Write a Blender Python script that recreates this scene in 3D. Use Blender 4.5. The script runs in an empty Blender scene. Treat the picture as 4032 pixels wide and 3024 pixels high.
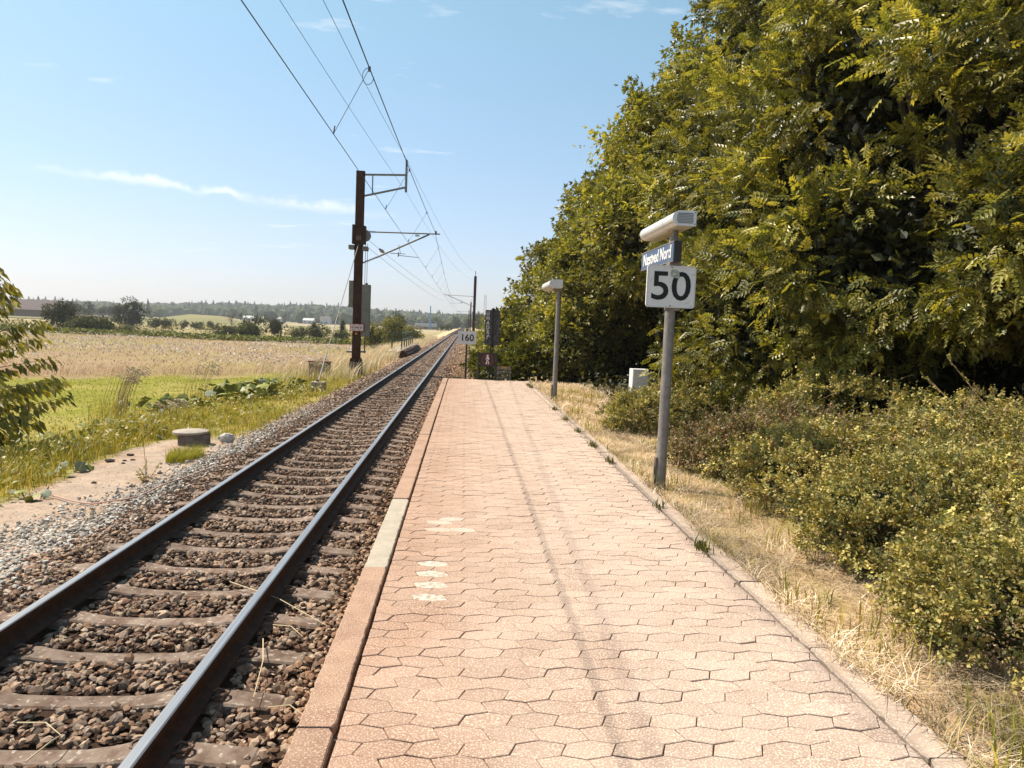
import bpy, math
import numpy as np
from math import radians, pi, sin, cos

# ------------------------------------------------------------------ camera, sky, sun, exposure
SC = bpy.context.scene
COL = SC.collection
IW, IH, FPX, CAMH = 4032.0, 3024.0, 2912.0, 1.6
VP, ROLL = (1831.0, 1282.0), radians(2.4)

def _dir(p):
    v = np.array([(p[0]-IW/2)/FPX, (p[1]-IH/2)/FPX, 1.0]); return v/np.linalg.norm(v)
_Y = _dir(VP)
_P = _dir((VP[0]+1000*cos(ROLL), VP[1]+1000*sin(ROLL)))
_Z = np.cross(_P, _Y); _Z /= np.linalg.norm(_Z)
if _Z[1] > 0: _Z = -_Z
_X = np.cross(_Y, _Z)
RW = np.array([_X, _Y, _Z])                    # camera (right, down, forward) -> world
cam = bpy.data.cameras.new('camera'); cam.sensor_width = 36.0; cam.lens = FPX/IW*36.0
cam.clip_start = 0.05; cam.clip_end = 6000
co = bpy.data.objects.new('camera', cam); COL.objects.link(co)
from mathutils import Matrix, Vector
_r, _d, _f = RW[:, 0], RW[:, 1], RW[:, 2]
co.matrix_world = Matrix(((_r[0], -_d[0], -_f[0], 0), (_r[1], -_d[1], -_f[1], 0),
                          (_r[2], -_d[2], -_f[2], CAMH), (0, 0, 0, 1)))
SC.camera = co

SUN = Vector((0.63, -0.27, -1.0)).normalized()          # direction the light travels
SUN_EL = math.asin(-SUN.z)
world = bpy.data.worlds.new('World'); SC.world = world; world.use_nodes = True
wt = world.node_tree; wn = wt.nodes; wl = wt.links; wn.clear()
w_out = wn.new('ShaderNodeOutputWorld'); w_bg = wn.new('ShaderNodeBackground')
w_sky = wn.new('ShaderNodeTexSky'); w_sky.sky_type = 'NISHITA'; w_sky.sun_disc = False
w_sky.sun_elevation = SUN_EL; w_sky.sun_rotation = math.atan2(-SUN.x, -SUN.y)
w_sky.air_density = 1.0; w_sky.dust_density = 0.8; w_sky.ozone_density = 2.5; w_sky.altitude = 20
w_bg.inputs['Strength'].default_value = 0.105
# thin high cloud: wispy noise on the sky dome, flattened into streaks
w_tc = wn.new('ShaderNodeTexCoord'); w_sep = wn.new('ShaderNodeSeparateXYZ')
wl.new(w_tc.outputs['Generated'], w_sep.inputs[0])
def wmath(op, a, b=None, c=None):
    n = wn.new('ShaderNodeMath'); n.operation = op
    for i, v in enumerate((a, b, c)):
        if v is None: continue
        if isinstance(v, (int, float)): n.inputs[i].default_value = v
        else: wl.new(v, n.inputs[i])
    return n.outputs[0]
zc = wmath('MAXIMUM', wmath('ADD', w_sep.outputs[2], 0.12), 0.03)
px = wmath('DIVIDE', w_sep.outputs[0], zc); py = wmath('DIVIDE', w_sep.outputs[1], zc)
w_cmb = wn.new('ShaderNodeCombineXYZ'); wl.new(px, w_cmb.inputs[0]); wl.new(py, w_cmb.inputs[1])
w_map = wn.new('ShaderNodeMapping'); w_map.inputs['Rotation'].default_value = (0, 0, radians(-28))
w_map.inputs['Scale'].default_value = (0.8, 1.9, 1); w_map.inputs['Location'].default_value = (0.35, 1.2, 0)
wl.new(w_cmb.outputs[0], w_map.inputs[0])
w_n1 = wn.new('ShaderNodeTexNoise'); w_n1.inputs['Scale'].default_value = 3.4; w_n1.inputs['Detail'].default_value = 9
w_n1.inputs['Roughness'].default_value = 0.62
w_n2 = wn.new('ShaderNodeTexNoise'); w_n2.inputs['Scale'].default_value = 0.75; w_n2.inputs['Detail'].default_value = 3
wl.new(w_map.outputs[0], w_n1.inputs['Vector']); wl.new(w_map.outputs[0], w_n2.inputs['Vector'])
w_sum = wmath('ADD', wmath('MULTIPLY', w_n1.outputs[0], 0.62), wmath('MULTIPLY', w_n2.outputs[0], 0.52))
w_r = wn.new('ShaderNodeMapRange'); w_r.inputs[1].default_value = 0.675; w_r.inputs[2].default_value = 0.84
w_r.inputs[4].default_value = 0.75
wl.new(w_sum, w_r.inputs[0])
_d1, _d2 = [RW @ np.array([(u-IW/2)/FPX, (v-IH/2)/FPX, 1.0]) for u, v in ((280, 675), (1390, 835))]
_d1 = _d1/np.linalg.norm(_d1); _d2 = _d2/np.linalg.norm(_d2); _nn = np.cross(_d1, _d2); _nn /= np.linalg.norm(_nn); _mid = (_d1+_d2)/np.linalg.norm(_d1+_d2)
def wdot(v):
    n = wn.new('ShaderNodeVectorMath'); n.operation = 'DOT_PRODUCT'; wl.new(w_tc.outputs['Generated'], n.inputs[0]); n.inputs[1].default_value = tuple(v); return n.outputs['Value']
_ac = _d2-_d1; _ac /= np.linalg.norm(_ac)
w_n3 = wn.new('ShaderNodeTexNoise'); w_n3.inputs['Scale'].default_value = 26; w_n3.inputs['Detail'].default_value = 8; wl.new(w_tc.outputs['Generated'], w_n3.inputs['Vector'])
wob = wmath('MULTIPLY', wmath('SUBTRACT', w_n3.outputs[0], 0.5), 0.035)
ds = wmath('ABSOLUTE', wmath('ADD', wdot(_nn), wob))
al = wmath('ABSOLUTE', wmath('SUBTRACT', wdot(_ac), float(_mid@_ac)))
w_s1 = wn.new('ShaderNodeMapRange'); w_s1.inputs[1].default_value = 0.0070; w_s1.inputs[2].default_value = 0.001; wl.new(ds, w_s1.inputs[0])
w_s2 = wn.new('ShaderNodeMapRange'); w_s2.inputs[1].default_value = 0.22; w_s2.inputs[2].default_value = 0.12; wl.new(al, w_s2.inputs[0])
w_n4 = wn.new('ShaderNodeMapRange'); w_n4.inputs[1].default_value = 0.32; w_n4.inputs[2].default_value = 0.62; wl.new(w_n3.outputs[0], w_n4.inputs[0])
streak = wmath('MULTIPLY', wmath('MULTIPLY', w_s1.outputs[0], w_s2.outputs[0]), wmath('MULTIPLY', w_n4.outputs[0], 0.55))
cl_all = wmath('MAXIMUM', w_r.outputs[0], streak)
w_mix = wn.new('ShaderNodeMixRGB'); w_mix.inputs[2].default_value = (7.2, 7.1, 6.9, 1)
wl.new(cl_all, w_mix.inputs[0])
w_gam = wn.new('ShaderNodeGamma'); w_gam.inputs[1].default_value = 0.78
w_tint = wn.new('ShaderNodeMixRGB'); w_tint.blend_type = 'MULTIPLY'; w_tint.inputs[0].default_value = 1; w_tint.inputs[2].default_value = (1, 1, 1, 1)
w_el = wn.new('ShaderNodeMapRange'); w_el.inputs[1].default_value = 0.0; w_el.inputs[2].default_value = 0.42; wl.new(w_sep.outputs[2], w_el.inputs[0])
w_tc2 = wn.new('ShaderNodeMixRGB'); w_tc2.inputs[1].default_value = (1.21, 1.14, 1.33, 1); w_tc2.inputs[2].default_value = (1.22, 1.50, 1.36, 1); wl.new(w_el.outputs[0], w_tc2.inputs[0])
wl.new(w_tc2.outputs[0], w_tint.inputs[2])
wl.new(w_sky.outputs[0], w_gam.inputs[0]); wl.new(w_gam.outputs[0], w_tint.inputs[1])
wl.new(w_tint.outputs[0], w_mix.inputs[1])
wl.new(w_mix.outputs[0], w_bg.inputs[0]); wl.new(w_bg.outputs[0], w_out.inputs[0])

sun = bpy.data.lights.new('sun', 'SUN'); sun.energy = 5.0; sun.angle = radians(0.53); sun.color = (1.0, 0.90, 0.76)
so = bpy.data.objects.new('sun', sun); COL.objects.link(so)
so.rotation_euler = SUN.to_track_quat('-Z', 'Y').to_euler()
SC.view_settings.view_transform = 'Standard'; SC.view_settings.look = 'None'
SC.view_settings.gamma = 1.0; SC.view_settings.exposure = 0.78
SC.render.engine = 'CYCLES'
cy = SC.cycles
cy.max_bounces = 6; cy.diffuse_bounces = 3; cy.glossy_bounces = 2; cy.transmission_bounces = 3
cy.transparent_max_bounces = 4; cy.volume_bounces = 0; cy.caustics_reflective = False; cy.caustics_refractive = False
cy.use_denoising = True

rng = np.random.default_rng(7)

# ------------------------------------------------------------------ pixel helpers (only used to measure where things stand)
def ray(u, v):
    return RW @ np.array([(u-IW/2)/FPX, (v-IH/2)/FPX, 1.0])
def ground_at(u, v, z=0.0):
    d = ray(u, v); k = (z-CAMH)/d[2]; return d*k+np.array([0, 0, CAMH])

# ------------------------------------------------------------------ noise
def vnoise(x, y, s, seed=0):
    x = np.asarray(x, float)/s; y = np.asarray(y, float)/s
    xi = np.floor(x).astype(np.int64); yi = np.floor(y).astype(np.int64)
    fx = x-xi; fy = y-yi; fx = fx*fx*(3-2*fx); fy = fy*fy*(3-2*fy)
    def h(a, b):
        n = (a*374761393+b*668265263+seed*974711) & 0x7fffffff
        n = ((n ^ (n >> 13))*1274126177) & 0x7fffffff
        return ((n ^ (n >> 16)) & 0xffff)/65535.0
    return (h(xi, yi)*(1-fx)+h(xi+1, yi)*fx)*(1-fy)+(h(xi, yi+1)*(1-fx)+h(xi+1, yi+1)*fx)*fy
def fbm(x, y, s, seed=0, o=4):
    r = 0; a = 0.5
    for i in range(o):
        r = r+a*vnoise(x, y, s, seed+i*17); s = s/2.03; a *= 0.5
    return r/(1-0.5**o)
def sstep(a, b, x):
    t = np.clip((x-a)/(b-a), 0, 1); return t*t*(3-2*t)

# ------------------------------------------------------------------ materials
def new_mat(name):
    m = bpy.data.materials.new(name); m.use_nodes = True
    nt = m.node_tree; nt.nodes.clear()
    o = nt.nodes.new('ShaderNodeOutputMaterial'); b = nt.nodes.new('ShaderNodeBsdfPrincipled')
    nt.links.new(b.outputs[0], o.inputs[0]); return m, nt, b, o
def rgba(c): return (c[0], c[1], c[2], 1.0)
def mat(name, c1, c2=None, scale=8.0, detail=5, rough=0.8, bump=0.0, bscale=None, metal=0.0, spec=0.3,
        attr=False, objrand=0.0, xmix=None, c3=None, s3=60.0, t3=(0.58, 0.68), stretch=None, coord='Object', bdist=0.01):
    m, nt, b, o = new_mat(name); N = nt.nodes; L = nt.links
    tc = N.new('ShaderNodeTexCoord'); src = tc.outputs['Object']
    if coord == 'World':
        g = N.new('ShaderNodeNewGeometry'); src = g.outputs['Position']
    if stretch:
        mp = N.new('ShaderNodeMapping'); mp.inputs['Scale'].default_value = stretch; L.new(src, mp.inputs[0]); src = mp.outputs[0]
    col = None
    if c2 is not None:
        n = N.new('ShaderNodeTexNoise'); n.inputs['Scale'].default_value = scale; n.inputs['Detail'].default_value = detail
        n.inputs['Roughness'].default_value = 0.6; L.new(src, n.inputs['Vector'])
        r = N.new('ShaderNodeMapRange'); r.inputs[1].default_value = 0.36; r.inputs[2].default_value = 0.64; L.new(n.outputs[0], r.inputs[0])
        mx = N.new('ShaderNodeMixRGB'); mx.inputs[1].default_value = rgba(c1); mx.inputs[2].default_value = rgba(c2)
        L.new(r.outputs[0], mx.inputs[0]); col = mx.outputs[0]
    else:
        v = N.new('ShaderNodeRGB'); v.outputs[0].default_value = rgba(c1); col = v.outputs[0]
    if c3 is not None:
        n = N.new('ShaderNodeTexNoise'); n.inputs['Scale'].default_value = s3; n.inputs['Detail'].default_value = 2; L.new(src, n.inputs['Vector'])
        r = N.new('ShaderNodeMapRange'); r.inputs[1].default_value = t3[0]; r.inputs[2].default_value = t3[1]; L.new(n.outputs[0], r.inputs[0])
        mx = N.new('ShaderNodeMixRGB'); mx.inputs[2].default_value = rgba(c3); L.new(col, mx.inputs[1]); L.new(r.outputs[0], mx.inputs[0]); col = mx.outputs[0]
    if xmix:                                                  # brake dust staining that fades away from the track
        g2 = N.new('ShaderNodeNewGeometry'); sp = N.new('ShaderNodeSeparateXYZ'); L.new(g2.outputs['Position'], sp.inputs[0])
        nx_ = N.new('ShaderNodeTexNoise'); nx_.inputs['Scale'].default_value = 2.2; L.new(g2.outputs['Position'], nx_.inputs['Vector'])
        ad = N.new('ShaderNodeMath'); ad.operation = 'MULTIPLY_ADD'; ad.inputs[1].default_value = 0.9; L.new(nx_.outputs[0], ad.inputs[0]); L.new(sp.outputs[0], ad.inputs[2])
        r = N.new('ShaderNodeMapRange'); r.inputs[1].default_value = xmix[1]+.45; r.inputs[2].default_value = xmix[0]+.45; L.new(ad.outputs[0], r.inputs[0])
        mx = N.new('ShaderNodeMixRGB'); mx.blend_type = 'MULTIPLY'; mx.inputs[2].default_value = rgba(xmix[2]); L.new(col, mx.inputs[1]); L.new(r.outputs[0], mx.inputs[0]); col = mx.outputs[0]
    if attr:
        a = N.new('ShaderNodeVertexColor'); a.layer_name = 'Col'
        mx = N.new('ShaderNodeMixRGB'); mx.blend_type = 'MULTIPLY'; mx.inputs[0].default_value = 1
        L.new(col, mx.inputs[1]); L.new(a.outputs[0], mx.inputs[2]); col = mx.outputs[0]
    if objrand:
        oi = N.new('ShaderNodeObjectInfo'); hs = N.new('ShaderNodeHueSaturation')
        r = N.new('ShaderNodeMapRange'); r.inputs[3].default_value = 1-objrand; r.inputs[4].default_value = 1+objrand
        L.new(oi.outputs['Random'], r.inputs[0]); L.new(r.outputs[0], hs.inputs['Value']); L.new(col, hs.inputs['Color']); col = hs.outputs[0]
    L.new(col, b.inputs['Base Color'])
    b.inputs['Roughness'].default_value = rough; b.inputs['Metallic'].default_value = metal
    b.inputs['Specular IOR Level'].default_value = spec
    if bump:
        n = N.new('ShaderNodeTexNoise'); n.inputs['Scale'].default_value = bscale or scale*4; n.inputs['Detail'].default_value = 4; L.new(src, n.inputs['Vector'])
        bp = N.new('ShaderNodeBump'); bp.inputs['Strength'].default_value = bump; bp.inputs['Distance'].default_value = bdist
        L.new(n.outputs[0], bp.inputs['Height']); L.new(bp.outputs[0], b.inputs['Normal'])
    return m
def leaf_mat(name, rough=0.42, trans=0.3, spec=0.45, tcol=(1.25, 1.2, 0.45)):
    """colour comes per leaf from the attribute Col; thin leaves let some light through"""
    m, nt, b, o = new_mat(name); N = nt.nodes; L = nt.links
    a = N.new('ShaderNodeVertexColor'); a.layer_name = 'Col'
    L.new(a.outputs[0], b.inputs['Base Color'])
    b.inputs['Roughness'].default_value = rough; b.inputs['Specular IOR Level'].default_value = spec
    t = N.new('ShaderNodeBsdfTranslucent'); mu = N.new('ShaderNodeMixRGB'); mu.blend_type = 'MULTIPLY'; mu.inputs[0].default_value = 1
    mu.inputs[2].default_value = rgba(tcol); L.new(a.outputs[0], mu.inputs[1]); L.new(mu.outputs[0], t.inputs[0])
    ms = N.new('ShaderNodeMixShader'); ms.inputs[0].default_value = trans
    L.new(b.outputs[0], ms.inputs[1]); L.new(t.outputs[0], ms.inputs[2]); L.new(ms.outputs[0], o.inputs[0])
    return m

M_ground = mat('soil_and_turf', (0.86, 0.86, 0.86), (1.12, 1.1, 1.05), scale=3.0, detail=8, rough=0.95, bump=0.5, bscale=22, attr=True,
               spec=0.05, coord='World', c3=(0.72, 0.70, 0.62), s3=30, t3=(0.55, 0.75), bdist=0.03)
M_stone = mat('ballast_stone', (0.92, 0.88, 0.84), (1.08, 1.06, 1.04), scale=30, rough=0.9, attr=True, spec=0.15, bump=0.3, bscale=90, bdist=0.003)
M_paver = mat('paver_concrete', (0.335, 0.238, 0.182), (0.40, 0.297, 0.234), scale=2.1, xmix=(-.4, .9, (.84, .74, .68)), rough=0.92, spec=0.12, coord='World', objrand=0.07,
              c3=(0.60, 0.47, 0.38), s3=120, t3=(0.54, 0.60), bump=0.5, bscale=330, bdist=0.002)
M_paver_far = mat('paver_concrete_joined', (0.335, 0.238, 0.182), (0.40, 0.297, 0.234), scale=2.1, xmix=(-.4, .9, (.84, .74, .68)), rough=0.92, spec=0.12, coord='World', attr=True,
              c3=(0.60, 0.47, 0.38), s3=120, t3=(0.54, 0.60), bump=0.5, bscale=330, bdist=0.002)
M_paver_pale = mat('worn_paint_paver', (0.30, 0.21, 0.155), (0.36, 0.26, 0.20), scale=6, rough=0.92, spec=0.1, coord='World', c3=(0.54, 0.46, 0.385), s3=30, t3=(0.36, 0.60))
M_joint = mat('sandy_joint', (0.09, 0.06, 0.042), (0.15, 0.105, 0.075), scale=25, rough=1, spec=0.02)
M_slab = mat('edge_concrete', (0.25, 0.15, 0.105), (0.33, 0.215, 0.15), scale=5, rough=0.93, spec=0.1, coord='World', objrand=0.06,
             c3=(0.45, 0.33, 0.25), s3=130, t3=(0.54, 0.64), bump=0.6, bscale=160, bdist=0.004)
M_slab_pale = mat('grey_edge_concrete', (0.33, 0.285, 0.225), (0.40, 0.345, 0.275), scale=8, rough=0.93, spec=0.1, c3=(0.27, 0.225, 0.17), s3=120, bump=0.5, bscale=150, bdist=0.004)
M_kerb = mat('kerb_concrete', (0.33, 0.245, 0.19), (0.40, 0.31, 0.245), scale=6, rough=0.93, spec=0.1, coord='World', objrand=0.05,
             c3=(0.62, 0.52, 0.42), s3=120, bump=0.5, bscale=150, bdist=0.004)
M_sleeper = mat('sleeper_concrete', (0.115, 0.075, 0.055), (0.23, 0.175, 0.14), scale=7, rough=0.9, spec=0.12, coord='World', objrand=0.12,
                c3=(0.36, 0.30, 0.25), s3=26, t3=(0.60, 0.70), bump=0.4, bscale=60, bdist=0.004)
M_rust = mat('rail_rust', (0.035, 0.018, 0.012), (0.065, 0.032, 0.02), scale=12, rough=0.75, spec=0.2, coord='World', bump=0.2)
M_railtop = mat('polished_rail', (0.52, 0.49, 0.48), (0.40, 0.38, 0.37), scale=3, rough=0.40, metal=1.0, coord='World', stretch=(20, 0.4, 1))
M_clip = mat('clip_steel', (0.10, 0.055, 0.035), (0.16, 0.10, 0.07), scale=40, rough=0.6, spec=0.3)
M_mast = mat('mast_rust_brown', (0.045, 0.018, 0.011), (0.075, 0.032, 0.02), scale=4, rough=0.8, spec=0.15, coord='World')
M_galv = mat('galvanised_steel', (0.19, 0.17, 0.155), (0.27, 0.245, 0.23), scale=14, rough=0.62, metal=0.35, spec=0.4, bump=0.15, bscale=50, bdist=0.003)
M_wire = mat('copper_wire_dark', (0.03, 0.035, 0.045), rough=0.5, metal=0.4)
M_wirel = mat('steel_wire', (0.16, 0.16, 0.17), rough=0.5, metal=0.4)
M_insul = mat('insulator_dark', (0.06, 0.035, 0.03), rough=0.35, spec=0.5)
M_conc = mat('weathered_concrete', (0.27, 0.23, 0.19), (0.36, 0.31, 0.26), scale=7, rough=0.93, spec=0.1, c3=(0.46, 0.41, 0.35), s3=40, bump=0.4, bscale=60)
M_conc_dark = mat('old_concrete', (0.13, 0.10, 0.08), (0.20, 0.16, 0.13), scale=6, rough=0.95, spec=0.08, bump=0.4, bscale=40)
M_cw = mat('counterweight_casing', (0.20, 0.18, 0.155), (0.26, 0.235, 0.205), scale=5, rough=0.8, spec=0.2)
M_white = mat('white_enamel', (0.74, 0.72, 0.71), (0.66, 0.64, 0.62), scale=5, rough=0.45, spec=0.4, c3=(0.52, 0.47, 0.42), s3=16, t3=(0.62, 0.78))
M_black = mat('black_lettering', (0.012, 0.010, 0.010), rough=0.5)
M_blue = mat('blue_enamel', (0.035, 0.062, 0.13), (0.045, 0.075, 0.15), scale=5, rough=0.35, spec=0.5)
M_dark = mat('dark_anodised', (0.022, 0.018, 0.018), (0.035, 0.03, 0.03), scale=8, rough=0.5, spec=0.35)
M_board = mat('faded_board', (0.055, 0.05, 0.052), (0.085, 0.078, 0.08), scale=10, rough=0.6, spec=0.25, c3=(0.12, 0.11, 0.115), s3=14, t3=(0.58, 0.62))
M_paint = mat('spray_paint', (0.70, 0.69, 0.67), rough=0.6)
M_red = mat('signal_red', (0.28, 0.03, 0.022), rough=0.5)
M_redr = mat('sign_red', (0.45, 0.03, 0.03), rough=0.5)
M_yellow = mat('sign_yellow', (0.75, 0.36, 0.02), rough=0.5)
M_olum = mat('lamp_opal', (0.72, 0.64, 0.52), rough=0.3, spec=0.5)
M_lamp = mat('lamp_aluminium', (0.60, 0.57, 0.54), (0.68, 0.65, 0.62), scale=10, rough=0.35, metal=0.3, spec=0.5)
M_greenrail = mat('green_painted_steel', (0.055, 0.075, 0.05), (0.09, 0.105, 0.075), scale=9, rough=0.7)
M_rope = mat('faded_cable', (0.42, 0.26, 0.20), (0.50, 0.32, 0.25), scale=6, rough=0.8, coord='World')
M_boulder = mat('granite', (0.36, 0.33, 0.31), (0.52, 0.48, 0.45), scale=14, rough=0.9, c3=(0.22, 0.2, 0.19), s3=30, bump=0.5, bscale=30)
M_bark = mat('bark', (0.07, 0.05, 0.035), (0.13, 0.10, 0.075), scale=9, rough=0.95, bump=0.7, bscale=30, stretch=(1, 1, 0.25), bdist=0.02)
M_twig = mat('twig', (0.16, 0.09, 0.06), (0.24, 0.15, 0.10), scale=20, rough=0.9)
M_leaf = leaf_mat('tree_leaf', rough=0.42, trans=0.38, spec=0.5)
M_leafs = leaf_mat('shrub_leaf', rough=0.5, trans=0.24, spec=0.35)
M_leaff = leaf_mat('far_leaf', rough=0.7, trans=0.2, spec=0.15)
M_grass = leaf_mat('grass_blade', rough=0.6, trans=0.35, spec=0.2, tcol=(1.15, 1.1, 0.6))
M_straw = leaf_mat('straw_blade', rough=0.7, trans=0.25, spec=0.15, tcol=(1.0, 0.95, 0.85))
M_bigleaf = mat('butterbur_leaf', (0.13, 0.155, 0.03), (0.25, 0.24, 0.04), scale=3, rough=0.5, spec=0.3, objrand=0.25, coord='World', bump=0.3, bscale=20)
M_bigleafp = mat('butterbur_leaf_pale', (0.22, 0.245, 0.16), (0.17, 0.19, 0.12), scale=6, rough=0.6, spec=0.3, objrand=0.15)
M_forest = mat('wood_canopy', (0.9, 0.9, 0.9), (1.1, 1.1, 1.1), scale=0.3, rough=0.95, attr=True, spec=0.05, coord='World')
M_brick = mat('red_brick_far', (0.30, 0.13, 0.09), (0.36, 0.17, 0.12), scale=2, rough=0.9)
M_render = mat('white_cladding', (0.46, 0.46, 0.46), (0.42, 0.42, 0.43), scale=1, rough=0.7)
M_roofd = mat('dark_roof', (0.10, 0.075, 0.07), (0.13, 0.095, 0.088), scale=1, rough=0.9)
M_glass = mat('dark_glass', (0.03, 0.035, 0.045), rough=0.1, spec=0.6)
M_bluep = mat('blue_paint', (0.08, 0.22, 0.42), rough=0.6)
M_cabred = mat('brown_red_lid', (0.16, 0.05, 0.035), (0.20, 0.07, 0.05), scale=8, rough=0.7)

# ------------------------------------------------------------------ mesh helpers
def link(o, parent=None):
    COL.objects.link(o)
    if parent is not None: o.parent = parent
    return o
def tag(o, label=None, cat=None, group=None, kind=None):
    if label: o['label'] = label
    if cat: o['category'] = cat
    if group: o['group'] = group
    if kind: o['kind'] = kind
    return o
def empty(name, loc=(0, 0, 0), label=None, cat=None, group=None, kind=None):
    o = bpy.data.objects.new(name, None); o.location = loc; o.empty_display_size = 0.2
    link(o); return tag(o, label, cat, group, kind)
def np_mesh(name, V, F, col=None, smooth=False):
    """V (n,3); F (m,k) index array or list of such arrays; col (n,3) point colours"""
    me = bpy.data.meshes.new(name)
    Fs = F if isinstance(F, list) else [F]
    Fs = [np.asarray(f) for f in Fs if len(f)]
    idx = np.concatenate([f.reshape(-1) for f in Fs]).astype(np.int32)
    tot = np.concatenate([np.full(len(f), f.shape[1], np.int32) for f in Fs])
    st = np.concatenate([[0], np.cumsum(tot)[:-1]]).astype(np.int32)
    me.vertices.add(len(V)); me.vertices.foreach_set('co', np.asarray(V, np.float32).reshape(-1))
    me.loops.add(len(idx)); me.loops.foreach_set('vertex_index', idx)
    me.polygons.add(len(tot)); me.polygons.foreach_set('loop_start', st)
    me.update(calc_edges=True)
    if col is not None:
        a = me.color_attributes.new('Col', 'FLOAT_COLOR', 'POINT')
        c = np.ones((len(V), 4), np.float32); c[:, :3] = col; a.data.foreach_set('color', c.reshape(-1))
    me.polygons.foreach_set('use_smooth', np.full(len(tot), bool(smooth)))
    return me
def np_obj(name, V, F, m, parent=None, col=None, smooth=False, loc=None):
    me = np_mesh(name, V, F, col, smooth); me.materials.append(m)
    o = bpy.data.objects.new(name, me); link(o, parent)
    if loc is not None: o.location = loc
    return o
class MB:
    """collects simple solids, then links them as one mesh object"""
    def __init__(s): s.v = []; s.f = []
    def add(s, V, F):
        b = len(s.v); s.v += [tuple(map(float, p)) for p in V]; s.f += [[b+i for i in f] for f in F]; return s
    def box(s, x0, x1, y0, y1, z0, z1, bev=0.0):
        if bev <= 0:
            V = [(x, y, z) for z in (z0, z1) for y in (y0, y1) for x in (x0, x1)]
            return s.add(V, [(0, 2, 3, 1), (4, 5, 7, 6), (0, 1, 5, 4), (2, 6, 7, 3), (0, 4, 6, 2), (1, 3, 7, 5)])
        b = min(bev, (x1-x0)*.45, (y1-y0)*.45, (z1-z0)*.45)
        R = lambda d, z: [(x0+d, y0, z), (x1-d, y0, z), (x1, y0+d, z), (x1, y1-d, z), (x1-d, y1, z), (x0+d, y1, z), (x0, y1-d, z), (x0, y0+d, z)]
        I = lambda z: [(x0+b, y0+b*.4, z), (x1-b, y0+b*.4, z), (x1-b*.4, y0+b, z), (x1-b*.4, y1-b, z), (x1-b, y1-b*.4, z), (x0+b, y1-b*.4, z), (x0+b*.4, y1-b, z), (x0+b*.4, y0+b, z)]
        rings = [I(z0), R(b, z0+b), R(b, z1-b), I(z1)]; V = sum(rings, []); F = [tuple(range(7, -1, -1)), tuple(range(24, 32))]
        for k in range(3):
            for i in range(8): F.append((k*8+i, k*8+(i+1) % 8, (k+1)*8+(i+1) % 8, (k+1)*8+i))
        return s.add(V, F)
    def tube(s, pts, r, n=8, cap=True):
        pts = [np.array(p, float) for p in pts]; rs = r if hasattr(r, '__len__') else [r]*len(pts)
        V = []; F = []; prev = None
        for i, p in enumerate(pts):
            t = pts[min(i+1, len(pts)-1)]-pts[max(i-1, 0)]; t = t/(np.linalg.norm(t)+1e-9)
            ref = prev if prev is not None else (np.array([0, 0, 1.]) if abs(t[2]) < .9 else np.array([1., 0, 0]))
            a = np.cross(t, ref); a /= np.linalg.norm(a)+1e-9; b = np.cross(a, t); prev = b
            for k in range(n):
                an = 2*pi*k/n; V.append(p+rs[i]*(cos(an)*a+sin(an)*b))
        for i in range(len(pts)-1):
            for k in range(n): F.append((i*n+k, i*n+(k+1) % n, (i+1)*n+(k+1) % n, (i+1)*n+k))
        if cap: F.append(tuple(range(n-1, -1, -1))); F.append(tuple((len(pts)-1)*n+k for k in range(n)))
        return s.add(V, F)
    def bar(s, a, b, w, h=None):
        """rectangular bar from a to b"""
        a = np.array(a, float); b = np.array(b, float); h = h or w
        t = (b-a)/np.linalg.norm(b-a); ref = np.array([0, 0, 1.]) if abs(t[2]) < .95 else np.array([0, 1., 0])
        x = np.cross(t, ref); x /= np.linalg.norm(x); y = np.cross(x, t)
        V = [p+sx*x*w/2+sy*y*h/2 for p in (a, b) for sx, sy in ((-1, -1), (1, -1), (1, 1), (-1, 1))]
        return s.add(V, [(0, 3, 2, 1), (4, 5, 6, 7)]+[(i, (i+1) % 4, 4+(i+1) % 4, 4+i) for i in range(4)])
    def lathe(s, prof, c=(0, 0, 0), n=24):
        V = []; F = []
        for r, z in prof:
            for k in range(n): V.append((c[0]+r*cos(2*pi*k/n), c[1]+r*sin(2*pi*k/n), c[2]+z))
        for i in range(len(prof)-1):
            for k in range(n): F.append((i*n+k, i*n+(k+1) % n, (i+1)*n+(k+1) % n, (i+1)*n+k))
        F.append(tuple(range(n-1, -1, -1))); F.append(tuple((len(prof)-1)*n+k for k in range(n)))
        return s.add(V, F)
    def prism(s, poly, axis, a, b):
        """poly: 2-D points; axis 0/1/2 extruded from a to b"""
        n = len(poly); mk = {0: lambda p, q: (q, p[0], p[1]), 1: lambda p, q: (p[0], q, p[1]), 2: lambda p, q: (p[0], p[1], q)}[axis]
        V = [mk(p, a) for p in poly]+[mk(p, b) for p in poly]
        return s.add(V, [tuple(range(n-1, -1, -1)), tuple(range(n, 2*n))]+[(i, (i+1) % n, n+(i+1) % n, n+i) for i in range(n)])
    def build(s, name, m, parent=None, smooth=False, loc=None):
        me = bpy.data.meshes.new(name); me.from_pydata(s.v, [], s.f); me.update()
        import bmesh
        bm = bmesh.new(); bm.from_mesh(me); bmesh.ops.recalc_face_normals(bm, faces=bm.faces); bm.to_mesh(me); bm.free()
        me.materials.append(m)
        if smooth:
            me.polygons.foreach_set('use_smooth', np.ones(len(me.polygons), bool))
            try: me.set_sharp_from_angle(angle=radians(40))
            except Exception: pass
        o = bpy.data.objects.new(name, me); link(o, parent)
        if loc is not None: o.location = loc
        return o
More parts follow.
